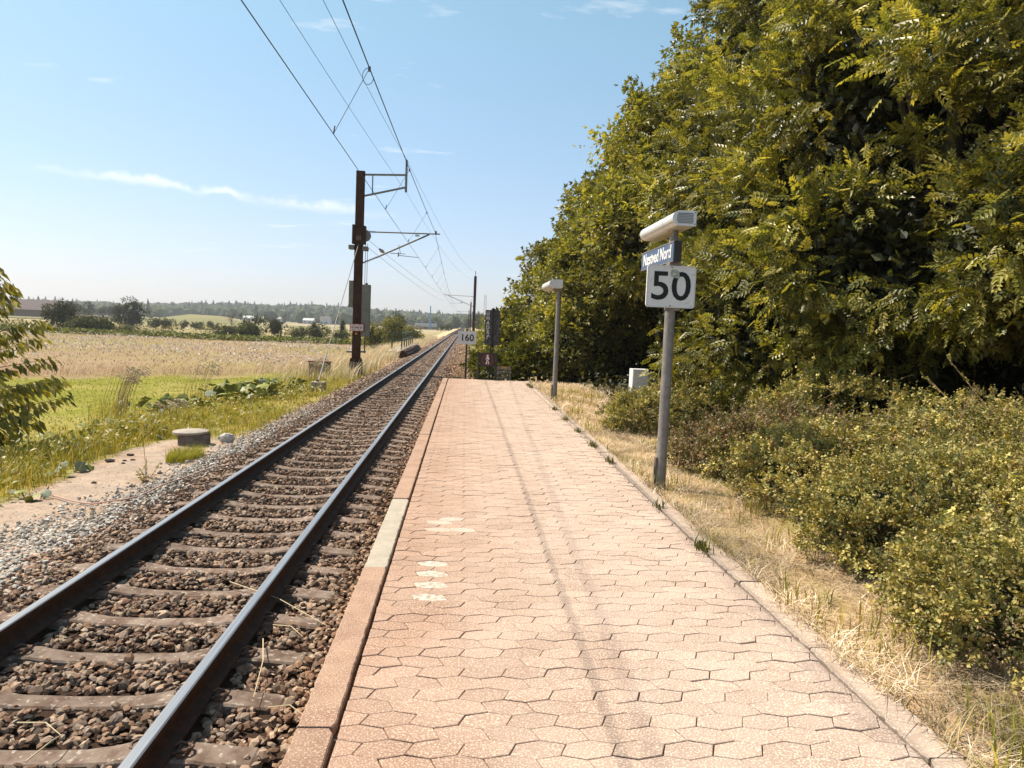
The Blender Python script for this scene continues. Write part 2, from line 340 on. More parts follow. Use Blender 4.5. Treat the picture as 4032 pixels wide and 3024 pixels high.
def instances(T, P, Fr, S):
    """T (k,3) template; P (n,3); Fr (n,3,3) columns = axes; S (n,) or (n,3) -> (n*k,3)"""
    S = np.asarray(S, float)
    if S.ndim == 1: S = S[:, None]
    TS = T[None, :, :]*S[:, None, :]
    return (P[:, None, :]+np.einsum('nij,nkj->nki', Fr, TS)).reshape(-1, 3)
def inst_faces(F, n, k):
    F = np.asarray(F); return (F[None]+(np.arange(n)*k)[:, None, None]).reshape(-1, F.shape[1])
def norm(a): return a/(np.linalg.norm(a, axis=-1, keepdims=True)+1e-9)
def frames(ax, up):
    """x axis along ax, z near up"""
    x = norm(ax); y = norm(np.cross(up, x)); z = np.cross(x, y); return np.stack([x, y, z], -1)
def rand_dirs(n): return norm(rng.normal(size=(n, 3)))
def text(body, size, loc, rot, m, parent, name='lettering', offset=0.0, align='CENTER', sx=1.0, extrude=0.0015):
    c = bpy.data.curves.new(name, 'FONT'); c.body = body; c.size = size; c.align_x = align; c.align_y = 'CENTER'
    c.extrude = extrude; c.offset = offset; c.resolution_u = 4; c.materials.append(m)
    tmp = bpy.data.objects.new(name, c); COL.objects.link(tmp); bpy.context.view_layer.update()
    me = bpy.data.meshes.new_from_object(tmp); bpy.data.objects.remove(tmp)
    me.materials.clear(); me.materials.append(m)
    o = bpy.data.objects.new(name, me); link(o, parent); o.location = loc; o.rotation_euler = rot; o.scale = (sx, 1, 1); return o
def rrect(x0, x1, z0, z1, r, n=5):
    pts = []
    for cx, cz, a0 in ((x1-r, z0+r, -90), (x1-r, z1-r, 0), (x0+r, z1-r, 90), (x0+r, z0+r, 180)):
        for i in range(n+1):
            a = radians(a0+90*i/n); pts.append((cx+r*cos(a), cz+r*sin(a)))
    return pts

# ------------------------------------------------------------------ terrain
LX, RX = -3.04, -1.53                       # rail centre lines
TC = (LX+RX)/2; RT = -0.55                  # track centre, rail top
def gz(x, y):
    x = np.asarray(x, float); y = np.asarray(y, float)
    zl = np.interp(x, [-2500, -300, -100, -30, -12, -8, -6.2, -4.9, -4.4, -3.9, -0.6], [-3.0, -2.6, -2.1, -1.75, -1.5, -1.25, -1.02, -0.97, -0.93, -0.80, -0.80])
    zl = zl+np.where(x < -4.7, (fbm(x, y, 1.6, 3)-0.5)*0.16*sstep(-4.7, -5.6, x), 0)
    zl = zl-sstep(95, 240, y)*0.5*sstep(-8, -20, x)
    zr_in = np.interp(x, [-0.6, 2.0, 2.05, 3.2, 6, 14, 60, 2500], [-0.8, -0.12, -0.03, -0.05, -0.1, -0.2, -0.6, -2.5])
    zr_out = np.interp(x, [-0.6, 1.0, 2.4, 4.0, 14, 60, 2500], [-0.85, -0.75, -0.35, -0.15, -0.2, -0.6, -2.5])
    k = sstep(22.2, 23.2, y)
    zr = zr_in*(1-k)+zr_out*k+np.where(x > 2.05, (fbm(x, y, 0.9, 9)-0.5)*0.07, 0)
    z = np.where(x < -0.6, zl, zr)
    # grassy mound in the middle distance
    z = z+4.6*np.exp(-(((x+145)/19)**2)**1.6-((y-425)/30)**2)
    return z
def hillz(x, y):
    """low wooded ridge along the horizon, by bearing"""
    b = x/np.maximum(y, 1)
    top = np.interp(b, [-1.2, -0.62, -0.5, -0.42, -0.30, -0.2, -0.1, -0.04, 0.1, 0.6], [5, 6.5, 7, 9, 15, 19, 14, 12, 10, 6])
    return top*sstep(780, 1320, y)+(fbm(x, y, 220, 41)-0.5)*5*sstep(780, 1100, y)

gx = np.concatenate([-np.geomspace(2500, 16, 46), np.arange(-15.6, -7, 0.42), np.arange(-7, -3.6, 0.16), [-3.2, -2.2, -1.2, -0.62, -0.58],
                     np.arange(0, 1.9, 0.6), np.arange(2.0, 4.2, 0.16), np.arange(4.4, 9, 0.5), np.geomspace(9.4, 2500, 30)])
gy = np.concatenate([[-60, -20, -6, 0], np.arange(1.5, 20, 0.22), np.arange(20, 48, 0.55), np.geomspace(49, 2600, 75)])
GX, GY = np.meshgrid(gx, gy); x = GX.ravel(); y = GY.ravel(); z = gz(x, y)+hillz(x, y)
n1 = fbm(x, y, 2.2, 5); n2 = fbm(x, y, 0.6, 6); n3 = fbm(x, y, 14, 7)
def mixc(a, b, t): return a*(1-t[:, None])+np.array(b)[None]*t[:, None]
c = np.tile(np.array([0.27, 0.19, 0.115]), (len(x), 1))                                  # dry meadow
c = mixc(c, (0.24, 0.20, 0.07), sstep(0.45, 0.7, n3)*0.7)
far = sstep(104, 112, y+0.25*(x+35)); c = mixc(c, (0.27, 0.22, 0.11), far); c = mixc(c, (0.38, 0.30, 0.18), far*sstep(0.5, 0.62, fbm(x, y, 60, 21)))
c = mixc(c, (0.33, 0.265, 0.165), sstep(250, 330, y)); c = mixc(c, (0.19, 0.175, 0.08), sstep(0.52, 0.6, fbm(x, y/2, 90, 22))*sstep(250, 330, y))
c = mixc(c, (0.05, 0.065, 0.03), sstep(760, 860, y))
lawn_hi = 37.5+0.42*(x+15.5)
def lawn_mask(x, y): return sstep(-6.0, -7.2, x+(fbm(x, y, 3, 8)-.5)*2.0)*sstep(0, 1.2, 37.5+0.42*(x+15.5)-y+(fbm(x, y, 2.5, 12)-.5)*5)
lm = lawn_mask(x, y)
c = mixc(c, (0.19, 0.185, 0.03), lm)
c = mixc(c, (0.27, 0.225, 0.065), lm*sstep(0.40, 0.62, n1)*0.8)
vb = sstep(-4.3, -4.6, x)*sstep(-8.0, -7.0, x+(n1-.5)*1.5)                                # rough verge left of the ballast
c = mixc(c, (0.19, 0.17, 0.035), vb*sstep(44, 34, y)); c = mixc(c, (0.32, 0.24, 0.09), vb*sstep(0.5, 0.62, n2)*0.7)
c = mixc(c, (0.50, 0.38, 0.22), vb*sstep(32, 46, y))
def path_mask(x, y):
    k = np.interp(y, [6, 9.8, 12, 13.4, 15.5, 16.5], [-5.75, -5.9, -6.05, -6.2, -6.1, -5.2])
    return sstep(-0.22, 0.12, x-k+(fbm(x, y, 0.7, 31)-.5)*0.55)*sstep(-4.2, -4.5, x)*sstep(16.6, 15.0, y+(fbm(x, y, 0.9, 32)-.5)*1.2)
pm = path_mask(x, y)
c = mixc(c, (0.37, 0.285, 0.225), pm); c = mixc(c, (0.30, 0.21, 0.155), pm*sstep(0.48, 0.66, n2)*0.85)
bed = sstep(-4.55, -4.35, x)*sstep(0.4, -0.4, x); c = mixc(c, (0.045, 0.028, 0.02), bed)  # bed colour darkened to stand in for shade between the stones
rv = sstep(1.6, 2.0, x); c = mixc(c, (0.36, 0.25, 0.15), rv); c = mixc(c, (0.27, 0.20, 0.07), rv*sstep(0.5, 0.65, n2)*0.6)
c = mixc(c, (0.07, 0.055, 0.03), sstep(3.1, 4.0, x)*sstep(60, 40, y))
c = mixc(c, (0.16, 0.15, 0.05), sstep(-0.2, 0.6, x)*sstep(22.4, 23.2, y)*sstep(3.2, 2.2, x))
c = c*(0.86+0.28*n2)[:, None]
nx, ny = len(gx), len(gy); ii = np.arange(nx*ny).reshape(ny, nx)
F = np.stack([ii[:-1, :-1], ii[:-1, 1:], ii[1:, 1:], ii[1:, :-1]], -1).reshape(-1, 4)
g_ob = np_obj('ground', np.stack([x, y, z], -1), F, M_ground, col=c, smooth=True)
tag(g_ob, 'meadow, lawn, sandy path and verge ground reaching to the wooded ridge', kind='structure')

# ------------------------------------------------------------------ platform
P0, P1 = 1.6-16*0.1042, 22.3
plat = MB().box(-0.52, 1.838, P0, P1-0.02, -0.95, -0.046).build('platform', M_joint)
tag(plat, 'red-brown paved railway platform with concrete edge slabs', kind='structure')
PL, PH, PD = 0.1955, 0.1042, 0.030
def tri_line(r, xk, kind):                       # y of a peak / trough on joint line r
    return P0+r*PH+(0.0135 if kind == 'p' else -0.0135)
def clipx(poly, xa, xb):
    for lim, sg in ((xa, 1), (xb, -1)):
        out = []
        for i in range(len(poly)):
            a, b = poly[i], poly[(i+1) % len(poly)]
            ia, ib = sg*(a[0]-lim) >= 0, sg*(b[0]-lim) >= 0
            if ia: out.append(a)
            if ia != ib:
                t = (lim-a[0])/(b[0]-a[0]); out.append((lim, a[1]+t*(b[1]-a[1])))
        poly = out
        if len(poly) < 3: return []
    return poly
def paver_geo(poly, gap, bev=0.0022):
    p = np.array(poly); cc = p.mean(0)
    def inset(d):
        q = []
        n = len(p)
        for i in range(n):
            a = p[i]-p[i-1]; b = p[(i+1) % n]-p[i]
            na = np.array([-a[1], a[0]])/(np.linalg.norm(a)+1e-9); nb = np.array([-b[1], b[0]])/(np.linalg.norm(b)+1e-9)
            m_ = na+nb; m_ = m_/max(np.dot(m_, na), 0.35); q.append(p[i]+m_*d)
        return np.array(q)
    o = inset(gap); i_ = inset(gap+bev); n = len(p)
    V = np.concatenate([np.c_[o, np.full(n, -0.06)], np.c_[o, np.full(n, -bev)], np.c_[i_, np.zeros(n)]])
    Fq = [(k*n+i, k*n+(i+1) % n, (k+1)*n+(i+1) % n, (k+1)*n+i) for k in range(2) for i in range(n)]
    return V, Fq, tuple(range(2*n, 3*n))
nrow = int((P1-P0-0.03)/PH); allp = []
for r in range(nrow):
    for k in range(-4, 12):
        if r % 2 == 0:
            b0 = 0.03+k*PL; t0 = 0.03+PD+k*PL
        else:
            b0 = 0.03+PL/2+PD+k*PL; t0 = 0.03+PL/2+k*PL
        poly = [(b0, tri_line(r, 0, 'p')), (b0+PL/2, tri_line(r, 0, 't')), (b0+PL, tri_line(r, 0, 'p')),
                (t0+PL, tri_line(r+1, 0, 't')), (t0+PL/2, tri_line(r+1, 0, 'p')), (t0, tri_line(r+1, 0, 't'))]
        q = clipx(poly, -0.435, 1.832)
        if len(q) < 3: continue
        q = [(a+rng.normal(0, 0.0008), b+rng.normal(0, 0.0008)) for a, b in q]
        if max(a for a, b in q)-min(a for a, b in q) < 0.02: continue
        allp.append((q, r, len(q) == 6 and min(a for a, b in q) > -0.43 and max(a for a, b in q) < 1.83))
vis0 = 2.45
near = [p for p in allp if np.mean([b for a, b in p[0]]) > vis0][:300]
near_ids = set(id(p) for p in near)
pale_spots = [(-0.19, 4.28), (-0.12, 4.46), (-0.16, 4.86), (-0.22, 4.66), (-0.14, 5.75), (-0.08, 6.0), (-0.2, 5.95), (0.0, 5.72)]
shared = {}
FV, FF, FN, FC = [], [], [], []
fb = 0
for p in allp:
    q, r, full = p; cxy = np.mean(q, 0)
    edge = sstep(1.25, 1.75, cxy[0]); gap = 0.0011+0.0008*rng.random()+0.0028*(rng.random() < .12)*rng.random()+0.003*edge*rng.random()**2+0.002*sstep(0.1, -0.35, cxy[0])*rng.random()**2
    dz = rng.normal(0, 0.0013)+0.006*(edge*(rng.random()-.5)); tl = rng.normal(0, 0.006, 2)*(1+edge)
    pale = any(abs(cxy[0]-a) < .07 and abs(cxy[1]-b) < .05 for a, b in pale_spots)
    if id(p) in near_ids:
        key = (r % 2, rng.integers(0, 24)) if full else id(p)
        if key not in shared:
            V, Fq, top = paver_geo([(a-cxy[0], b-cxy[1]) for a, b in q], gap)
            me = bpy.data.meshes.new('paver'); me.from_pydata([tuple(v) for v in V], [], [*Fq, top]); me.update()
            me.materials.append(M_paver); shared[key] = me
        me = shared[key]
        if pale:
            me = me.copy(); me.materials.clear(); me.materials.append(M_paver_pale)
        o = bpy.data.objects.new('paver', me); link(o, plat)
        o.location = (cxy[0], cxy[1], dz); o.rotation_euler = (tl[0], tl[1], rng.normal(0, 0.006))
    else:
        V, Fq, top = paver_geo([(a-cxy[0], b-cxy[1]) for a, b in q], gap); V = V.copy()
        V[:, 2] += dz+V[:, 1]*tl[0]-V[:, 0]*tl[1]; V[:, :2] += cxy
        col = np.ones((len(V), 3))*(1+rng.uniform(-.07, .07))
        if pale: col = np.tile([1.25, 1.4, 1.5], (len(V), 1))
        FV.append(V); FF += [[fb+i for i in f] for f in (*Fq, top)]; FC.append(col); fb += len(V)
me = bpy.data.meshes.new('far_pavers'); me.from_pydata(np.concatenate(FV).tolist(), [], FF); me.update()
a = me.color_attributes.new('Col', 'FLOAT_COLOR', 'POINT'); cc = np.ones((fb, 4), np.float32); cc[:, :3] = np.concatenate(FC); a.data.foreach_set('color', cc.ravel())
me.materials.append(M_paver_far); fp = link(bpy.data.objects.new('pavers_beyond', me), plat); tag(fp, kind='stuff')
# edge slabs: long concrete blocks with a ragged inner edge
def slab(x0, x1, y0, y1, z1, z0, ragged_in=0.0028, side=1, seg=60):
    ys = np.linspace(y0, y1, seg+1); V = []; Fq = []
    jit = np.abs(rng.normal(0, ragged_in, seg+1)); jit[0] += 0.008*rng.random()*2; jit[-1] += 0.01*rng.random()*2
    jo = np.abs(rng.normal(0, 0.0025, seg+1))
    for i, yy in enumerate(ys):
        a, b = x0+(jo[i] if side > 0 else jit[i]), x1-(jit[i] if side > 0 else jo[i])
        zz = z1+rng.normal(0, 0.0007)
        V += [(a+.004, yy, z0), (a, yy, zz-.006), (a+.006, yy, zz), (b-.006, yy, zz), (b, yy, zz-.006), (b-.004, yy, z0)]
    for i in range(seg):
        for k in range(5): Fq.append((i*6+k, i*6+k+1, (i+1)*6+k+1, (i+1)*6+k))
    Fq += [tuple(range(5, -1, -1)), tuple(seg*6+k for k in range(6))]
    return MB().add(V, Fq)
js = [-1.02, 0.9, 2.84, 4.79, 6.72, 8.74, 10.7, 12.66, 14.6, 16.54, 18.5, 20.44, 22.3]
for i in range(len(js)-1):
    y0, y1 = js[i]+0.004, js[i+1]-0.004
    o = slab(-0.605, -0.452, y0, y1, 0.002+rng.normal(0, 0.003), -0.22).build('edge_slab', M_slab_pale if i == 3 else M_slab, plat)
    if i == 3: o['label'] = 'pale grey replacement edge slab'
yk = -0.35
while yk < 22.2:
    ln = 1.0
    if 8.55 < yk < 8.75: ln = 1.0
    o = slab(1.852+rng.normal(0, .004), 2.005+rng.normal(0, .006), yk+.006, min(yk+ln, 22.3)-.006, -0.001+rng.normal(0, .003), -0.2, 0.004, -1, 40).build('kerb_stone', M_kerb, plat)
    o.rotation_euler.z = 0; yk += ln

# ------------------------------------------------------------------ railway track
trk = empty('railway_track', (TC, 0, RT), 'single railway track of concrete sleepers and brown rails beside the platform', 'railway track')
prof = [(-.075, -.172), (.075, -.172), (.075, -.160), (.02, -.138), (.009, -.12), (.009, -.055), (.034, -.040), (.036, -.012), (.030, -.002), (-.030, -.002), (-.036, -.012), (-.034, -.040), (-.009, -.055), (-.009, -.12), (-.02, -.138), (-.075, -.160)]
for X in (LX, RX):
    r_ = MB().prism([(X-TC+a, b) for a, b in prof], 1, -3, 420).build('rail', M_rust, trk)
    top = [(-.0345, -.0075), (.0345, -.0075), (.0335, -.004), (.024, .0), (-.024, .0), (-.0335, -.004)]
    MB().prism([(X-TC+a, b) for a, b in top], 1, -3, 420).build('running_surface', M_railtop, r_)
def sleeper_mesh():
    xs = np.array([-1.26, -1.235, -1.0, -0.95, -0.755, -0.56, -0.5, -0.34, -0.17, 0, 0.17, 0.34, 0.5, 0.56, 0.755, 0.95, 1.0, 1.235, 1.26])
    a = np.abs(xs); zt = np.interp(a, [0, .34, .5, .56, .95, 1.0, 1.235, 1.26], [-.226, -.219, -.200, -.186, -.186, -.196, -.214, -.232])
    hw = np.interp(a, [0, .35, .56, 1.26], [.076, .078, .094, .098]); V = []; Fq = []
    for xx, z_, h in zip(xs, zt, hw):
        V += [(xx, -h-.035, -.42), (xx, -h, z_-.012), (xx, -h+.012, z_), (xx, h-.012, z_), (xx, h, z_-.012), (xx, h+.035, -.42)]
    for i in range(len(xs)-1):
        for k in range(5): Fq.append((i*6+k, (i+1)*6+k, (i+1)*6+k+1, i*6+k+1))
    Fq += [tuple(range(6)), tuple((len(xs)-1)*6+k for k in range(5, -1, -1))]
    return V, Fq
sv, sf = sleeper_mesh()
sm = bpy.data.meshes.new('sleeper'); sm.from_pydata(sv, [], sf); sm.update(); sm.materials.append(M_sleeper)
def clip_mesh():
    m = MB()
    pts = [(0.0, -.055, .012), (0.035, -.055, .026), (.075, -.045, .03), (.092, -.02, .026), (.085, .012, .02), (.05, .028, .022), (.018, .022, .034), (.0, .0, .03), (-.022, -.012, .014)]
    m.tube(pts, .0085, 6); m.box(.03, .07, -.075, .06, -.004, .016); m.box(-.03, .02, -.05, .05, -.004, .006)
    o = m.build('rail_clip', M_clip); me = o.data; bpy.data.objects.remove(o); return me
cm = clip_mesh()
sl_y = 3.89-0.603*6+0.603*np.arange(124)
for i, yy in enumerate(sl_y):
    s_ = bpy.data.objects.new('sleeper', sm); link(s_, trk); s_.location = (rng.normal(0, .008), yy+rng.normal(0, .008), rng.normal(0, .004)); s_.rotation_euler.z = rng.normal(0, .004)
    if 2 < i < 30:
        for X in (LX, RX):
            for sd in (1, -1):
                k = bpy.data.objects.new('rail_clip', cm); link(k, s_)
                k.location = (X-TC+sd*.072, 0, -.182); k.rotation_euler.z = 0 if sd > 0 else pi
fy = sl_y[-1]+0.603*(1+np.arange(200)); sva = np.array(sv)
Vf = (sva[None]+np.stack([fy*0, fy, fy*0], -1)[:, None, :]).reshape(-1, 3)
fq = [[v+i*len(sv) for v in f] for i in range(len(fy)) for f in sf]
me = bpy.data.meshes.new('sleepers_beyond'); me.from_pydata(Vf.tolist(), [], fq); me.update(); me.materials.append(M_sleeper)
tag(link(bpy.data.objects.new('sleepers_beyond', me), trk), kind='stuff')

# ballast stones: irregular crushed-rock polyhedra, one uncountable bed
def stone_templates(nt, sub):
    t = (1+5**.5)/2
    V = norm(np.array([(-1, t, 0), (1, t, 0), (-1, -t, 0), (1, -t, 0), (0, -1, t), (0, 1, t), (0, -1, -t), (0, 1, -t), (t, 0, -1), (t, 0, 1), (-t, 0, -1), (-t, 0, 1)], float))
    Fi = np.array([(0, 11, 5), (0, 5, 1), (0, 1, 7), (0, 7, 10), (0, 10, 11), (1, 5, 9), (5, 11, 4), (11, 10, 2), (10, 7, 6), (7, 1, 8), (3, 9, 4), (3, 4, 2), (3, 2, 6), (3, 6, 8), (3, 8, 9), (4, 9, 5), (2, 4, 11), (6, 2, 10), (8, 6, 7), (9, 8, 1)])
    if not sub:
        V = norm(np.array([(1, 0, 0), (-1, 0, 0), (0, 1, 0), (0, -1, 0), (0, 0, 1), (0, 0, -1)], float))
        Fi = np.array([(0, 2, 4), (2, 1, 4), (1, 3, 4), (3, 0, 4), (2, 0, 5), (1, 2, 5), (3, 1, 5), (0, 3, 5)])
    out = []
    for _ in range(nt):
        W = V*rng.uniform(0.72, 1.25, (len(V), 1))
        for _ in range(3):                                                # a few flat cleavage faces
            d = rand_dirs(1)[0]; h = rng.uniform(.45, .75); k = W@d; W = W-np.where(k > h, k-h, 0)[:, None]*d
        W = W*np.array([1.0, rng.uniform(.55, .85), rng.uniform(.42, .75)]); out.append(W)
    return out, Fi
def bed_height(x, y):
    b = np.interp(x, [-4.75, -4.35, -3.9, -3.5, -1.0, -0.5, 0.6, 1.6], [-0.975, -0.90, -0.80, -0.765, -0.76, -0.73, -0.72, -0.72])
    return b+(fbm(x, y, 0.35, 51)-.5)*0.035
def scatter_stones(N, x0, x1, y0, y1, size, sub, dens=None):
    xs = rng.uniform(x0, x1, N); ys = rng.uniform(y0, y1, N)
    keep = np.ones(N, bool)
    wob = (fbm(xs, ys, 1.3, 61)-.5)*0.8
    keep &= xs > -4.62-.55*sstep(12.5, 8, ys)+wob*.8-0.2*np.abs(rng.normal(size=N))
    ph = np.abs((ys-sl_y[0]+0.3015) % 0.603-0.3015)                       # distance to the nearest sleeper
    on_sl = (ph < 0.10) & (np.abs(xs-TC) < 1.26); keep &= ~on_sl | (rng.random(N) < 0.006)
    for X in (LX, RX): keep &= np.abs(xs-X) > 0.085
    keep &= ~((xs > -0.56) & (ys < 22.4)); keep &= ~((xs > 0.6+rng.normal(0, .35, N)))
    xs, ys = xs[keep], ys[keep]; n = len(xs)
    s = size*rng.lognormal(0, .28, n); zz = np.where(xs < -4.4, np.maximum(bed_height(xs, ys), gz(xs, ys)+.004), bed_height(xs, ys))+rng.normal(0, .012, n)-s*.15
    near_seat = np.minimum(np.abs(xs-LX), np.abs(xs-RX)) < .2; zz = zz-np.where(near_seat, .02, 0)
    T, Fi = stone_templates(14, sub); Vs, Fs, Cs = [], [], []; base = 0
    pick = rng.integers(0, len(T), n)
    grey = sstep(-3.6, -4.15, xs+(fbm(xs, ys, .8, 71)-.5)*.7)*sstep(26, 13, ys)
    pal_b = np.array([(.21, .13, .088), (.27, .185, .13), (.15, .095, .066), (.34, .255, .19), (.25, .195, .155), (.11, .08, .063)])
    pal_g = np.array([(.42, .39, .35), (.34, .31, .28), (.50, .47, .43), (.26, .235, .21), (.40, .33, .26)])
    pale = sstep(0.2, 0.0, np.abs(xs-TC)/2)*0.0+sstep(-3.5, -4.2, xs)*0.45+sstep(20, 45, ys)*0.3
    cb = pal_b[rng.integers(0, 6, n)]*(1+pale[:, None]); cg = pal_g[rng.integers(0, 5, n)]
    warm = sstep(-1.2, -0.8, xs)[:, None]; cb = cb*(1+warm*np.array([.22, .12, .0]))
    cl = np.where((rng.random(n) < grey)[:, None], cg, cb)*rng.uniform(.8, 1.2, (n, 1))
    for k in range(len(T)):
        i = np.where(pick == k)[0]
        if not len(i): continue
        m = len(i); yaw = rng.uniform(0, 2*pi, m); ax = np.stack([np.cos(yaw), np.sin(yaw), rng.normal(0, .35, m)], -1)
        up = norm(np.stack([rng.normal(0, .45, m), rng.normal(0, .45, m), np.ones(m)], -1))
        Fr = frames(ax, up); V = instances(T[k], np.stack([xs[i], ys[i], zz[i]], -1), Fr, s[i])
        Vs.append(V); Fs.append(inst_faces(Fi, m, len(T[k]))+base); Cs.append(np.repeat(cl[i], len(T[k]), 0)); base += len(V)
    return np.concatenate(Vs), np.concatenate(Fs), np.concatenate(Cs)
A1 = scatter_stones(26000, -5.6, -0.5, 1.2, 9.0, 0.0295, True)
A2 = scatter_stones(26000, -5.5, -0.4, 9.0, 22.5, 0.034, False)
A3 = scatter_stones(17000, -5.1, 1.6, 22.5, 60, 0.05, False)
A4 = scatter_stones(9000, -4.9, 1.2, 60, 170, 0.09, False)
Vs, Fs, Cs, b = [], [], [], 0
for A in (A1, A2, A3, A4):
    Vs.append(A[0]); Fs.append(A[1]+b); Cs.append(A[2]); b += len(A[0])
bal = np_obj('ballast', np.concatenate(Vs), np.concatenate(Fs), M_stone, col=np.concatenate(Cs))
tag(bal, 'brown and grey crushed stone ballast between and beside the rails', kind='stuff')

# ------------------------------------------------------------------ lamp posts and signs
def luminaire(parent, x, y0, y1, z, r=0.105):
    """long half-round platform lamp, its axis along the track"""
    R = empty('luminaire', (0, 0, 0)); R.parent = parent
    poly = [(r*.95, -r*.62), (r*.95, r*.62)]+[(-r*.45+r*.62*cos(a), r*.62*sin(a)) for a in np.linspace(pi/2, 3*pi/2, 11)]
    pl = [(x+a, z+b) for a, b in poly]
    ym = y0+0.28*(y1-y0)
    MB().prism(pl, 1, y0+.012, ym-.004).build('housing', M_lamp, R, True)
    MB().prism([(x+(a)*.985, z+b*.985) for a, b in poly], 1, ym-.004, ym+.004).build('seam', M_dark, R)
    MB().prism(pl, 1, ym+.004, y1).build('cover', M_lamp, R, True)
    MB().box(x-r*.5, x+r*.8, ym+.05, y1-.05, z-r*.67, z-r*.622).build('diffuser', M_olum, R)
    cap = MB().prism([(x+a*1.02, z+b*1.03) for a, b in poly], 1, y0, y0+.012).build('end_cap', M_lamp, R)
    return R, cap
def lamp_post(name, x, y, h, label, r=0.054):
    R = empty(name, (x, y, 0), label, 'lamp post', 'platform lamp posts')
    p = MB().tube([(0, 0, -.25), (0, 0, 1.2), (0, 0, h)], [r*1.03, r, r*.98], 20).build('pole', M_galv, R, True)
    MB().box(-r-.022, -r+.012, -.03, .03, .05, .30, .006).build('cable_box', M_conc_dark, R)
    MB().tube([(-r-.012, -.012, .28), (-r-.02, -.02, .17), (-r-.012, -.02, .06), (-r-.012, -.015, -.05)], .009, 6).build('cable', M_dark, R)
    return R
# lamp post carrying the station name and the 50 board
LP = lamp_post('lamp_post', 2.125, 7.62, 2.60, 'galvanised lamp post on the verge carrying the station name board and 50 sign')
lum, cap = luminaire(LP, -0.02, -0.42, 0.95, 2.735, r=0.115)
vh = MB()
for i in range(7):                                                     # ventilation holes in the end cap
    for j in range(12):
        hx = -0.115+j*.0165+(.0082 if i % 2 else 0); hz = 2.735+(i-3)*.0150
        if hx > .065 or abs(hz-2.735) > .056 or (hx < -.05 and (hx+.05)**2+(hz-2.735)**2 > .0032): continue
        a_ = [(hx+.0064*cos(k*pi/3), hz+.0064*sin(k*pi/3)) for k in range(6)]
        vh.prism(a_, 1, -0.4225, -0.4195)
tag(vh.build('vent_grille', M_black, cap), kind='stuff')
for sx, sz in ((.078, 2.68), (.078, 2.79)):
    MB().tube([(sx, -.424, sz), (sx, -.418, sz)], .006, 8).build('screw', M_clip, cap)
nb = MB().box(-.045, .035, -.18, 1.20, 2.335, 2.545, .004).build('name_board', M_dark, LP)
MB().box(-.0485, -.0455, -.165, 1.185, 2.348, 2.532).build('sign_face', M_blue, nb)
MB().box(-.052, -.0455, -.178, 1.198, 2.535, 2.5445).build('frame_rail', M_galv, nb)
MB().box(-.052, -.0455, -.178, 1.198, 2.3355, 2.345).build('frame_rail', M_galv, nb)
wa = text('Næstved', 0.185, (0, 0, 0), (pi/2, 0, -pi/2), M_paint, nb, offset=0.003, align='LEFT', sx=1.06); wb = text('Nord', 0.185, (0, 0, 0), (pi/2, 0, -pi/2), M_paint, nb, offset=0.003, align='LEFT', sx=1.06)
wwa = 1.06*max(v.co.x for v in wa.data.vertices); wwb = 1.06*max(v.co.x for v in wb.data.vertices); y_l = .51+(wwa+wwb+.055)/2
wa.location = (-.05, y_l, 2.442); wb.location = (-.05, y_l-wwa-.055, 2.442)
MB().tube([(0, -.02, 2.545), (0, -.02, 2.66)], .03, 10).build('neck', M_galv, LP)
for zc in (2.31, 1.87): MB().tube([(0, 0, zc-.02), (0, 0, zc+.02)], .062, 18).build('clamp_band', M_galv, LP)
MB().box(-.06, .06, -.09, .05, 2.30, 2.335).build('bracket', M_galv, LP)
sb = MB().prism(rrect(-.283, .225, 1.872, 2.302, .028), 1, -.085, -.062).build('speed_board', M_white, LP)
fr = [p for p in rrect(-.283, .225, 1.872, 2.302, .028)]; fi = [p for p in rrect(-.273, .215, 1.882, 2.292, .022)]
n = len(fr); V = [(a, -.0895, b) for a, b in fr]+[(a, -.0895, b) for a, b in fi]+[(a, -.0855, b) for a, b in fr]+[(a, -.0855, b) for a, b in fi]
Fq = [(i, (i+1) % n, n+(i+1) % n, n+i) for i in range(n)]+[(i, (i+1) % n, 2*n+(i+1) % n, 2*n+i) for i in range(n)]+[(n+i, n+(i+1) % n, 3*n+(i+1) % n, 3*n+i) for i in range(n)]
MB().add(V, Fq).build('rim', M_lamp, sb)
text('50', 0.41, (-.032, -.0875, 2.078), (pi/2, 0, 0), M_black, sb, 'numerals', offset=0.004, sx=1.06)
st = MB().prism([(-.035, 2.19), (.03, 2.172), (.055, 2.178), (.045, 2.245), (.01, 2.262), (-.03, 2.262), (-.043, 2.235)], 1, -.0900, -.0890).build('sticker', mat('sticker_green', (0.26, 0.33, 0.25), (0.40, 0.44, 0.36), scale=40, rough=0.5), sb)
MB().prism([(-.02, 2.205), (.02, 2.19), (.04, 2.215), (.01, 2.236), (-.022, 2.24)], 1, -.0906, -.0901).build('sticker_print', mat('sticker_blue', (0.06, 0.08, 0.28), (0.5, 0.48, 0.2), scale=60, rough=0.5), st)
for zz in (2.212, 2.226): MB().bar((-.018, -.0909, zz), (.024, -.0909, zz-.004), .0012, .006).build('sticker_stripe', M_paint, st)
for bx, bz in ((-.03, 2.285), (-.03, 1.889)): MB().tube([(bx, -.0895, bz), (bx, -.0845, bz)], .008, 8).build('bolt', M_clip, sb)
MB().box(-.075, .075, -.062, -.045, 1.845, 1.90).build('bracket', M_galv, LP)
MB().box(-.10, .10, -.062, -.048, 2.15, 2.20).build('bracket', M_galv, LP)
L2 = lamp_post('lamp_post', 2.165, 17.3, 2.62, 'plain grey lamp post beside the kerb near the dark gap in the trees', r=0.058)
luminaire(L2, -0.12, -0.42, 1.3, 2.64, r=0.15)
MB().box(-.14, .06, -.06, .06, 2.50, 2.56).build('bracket', M_galv, L2)

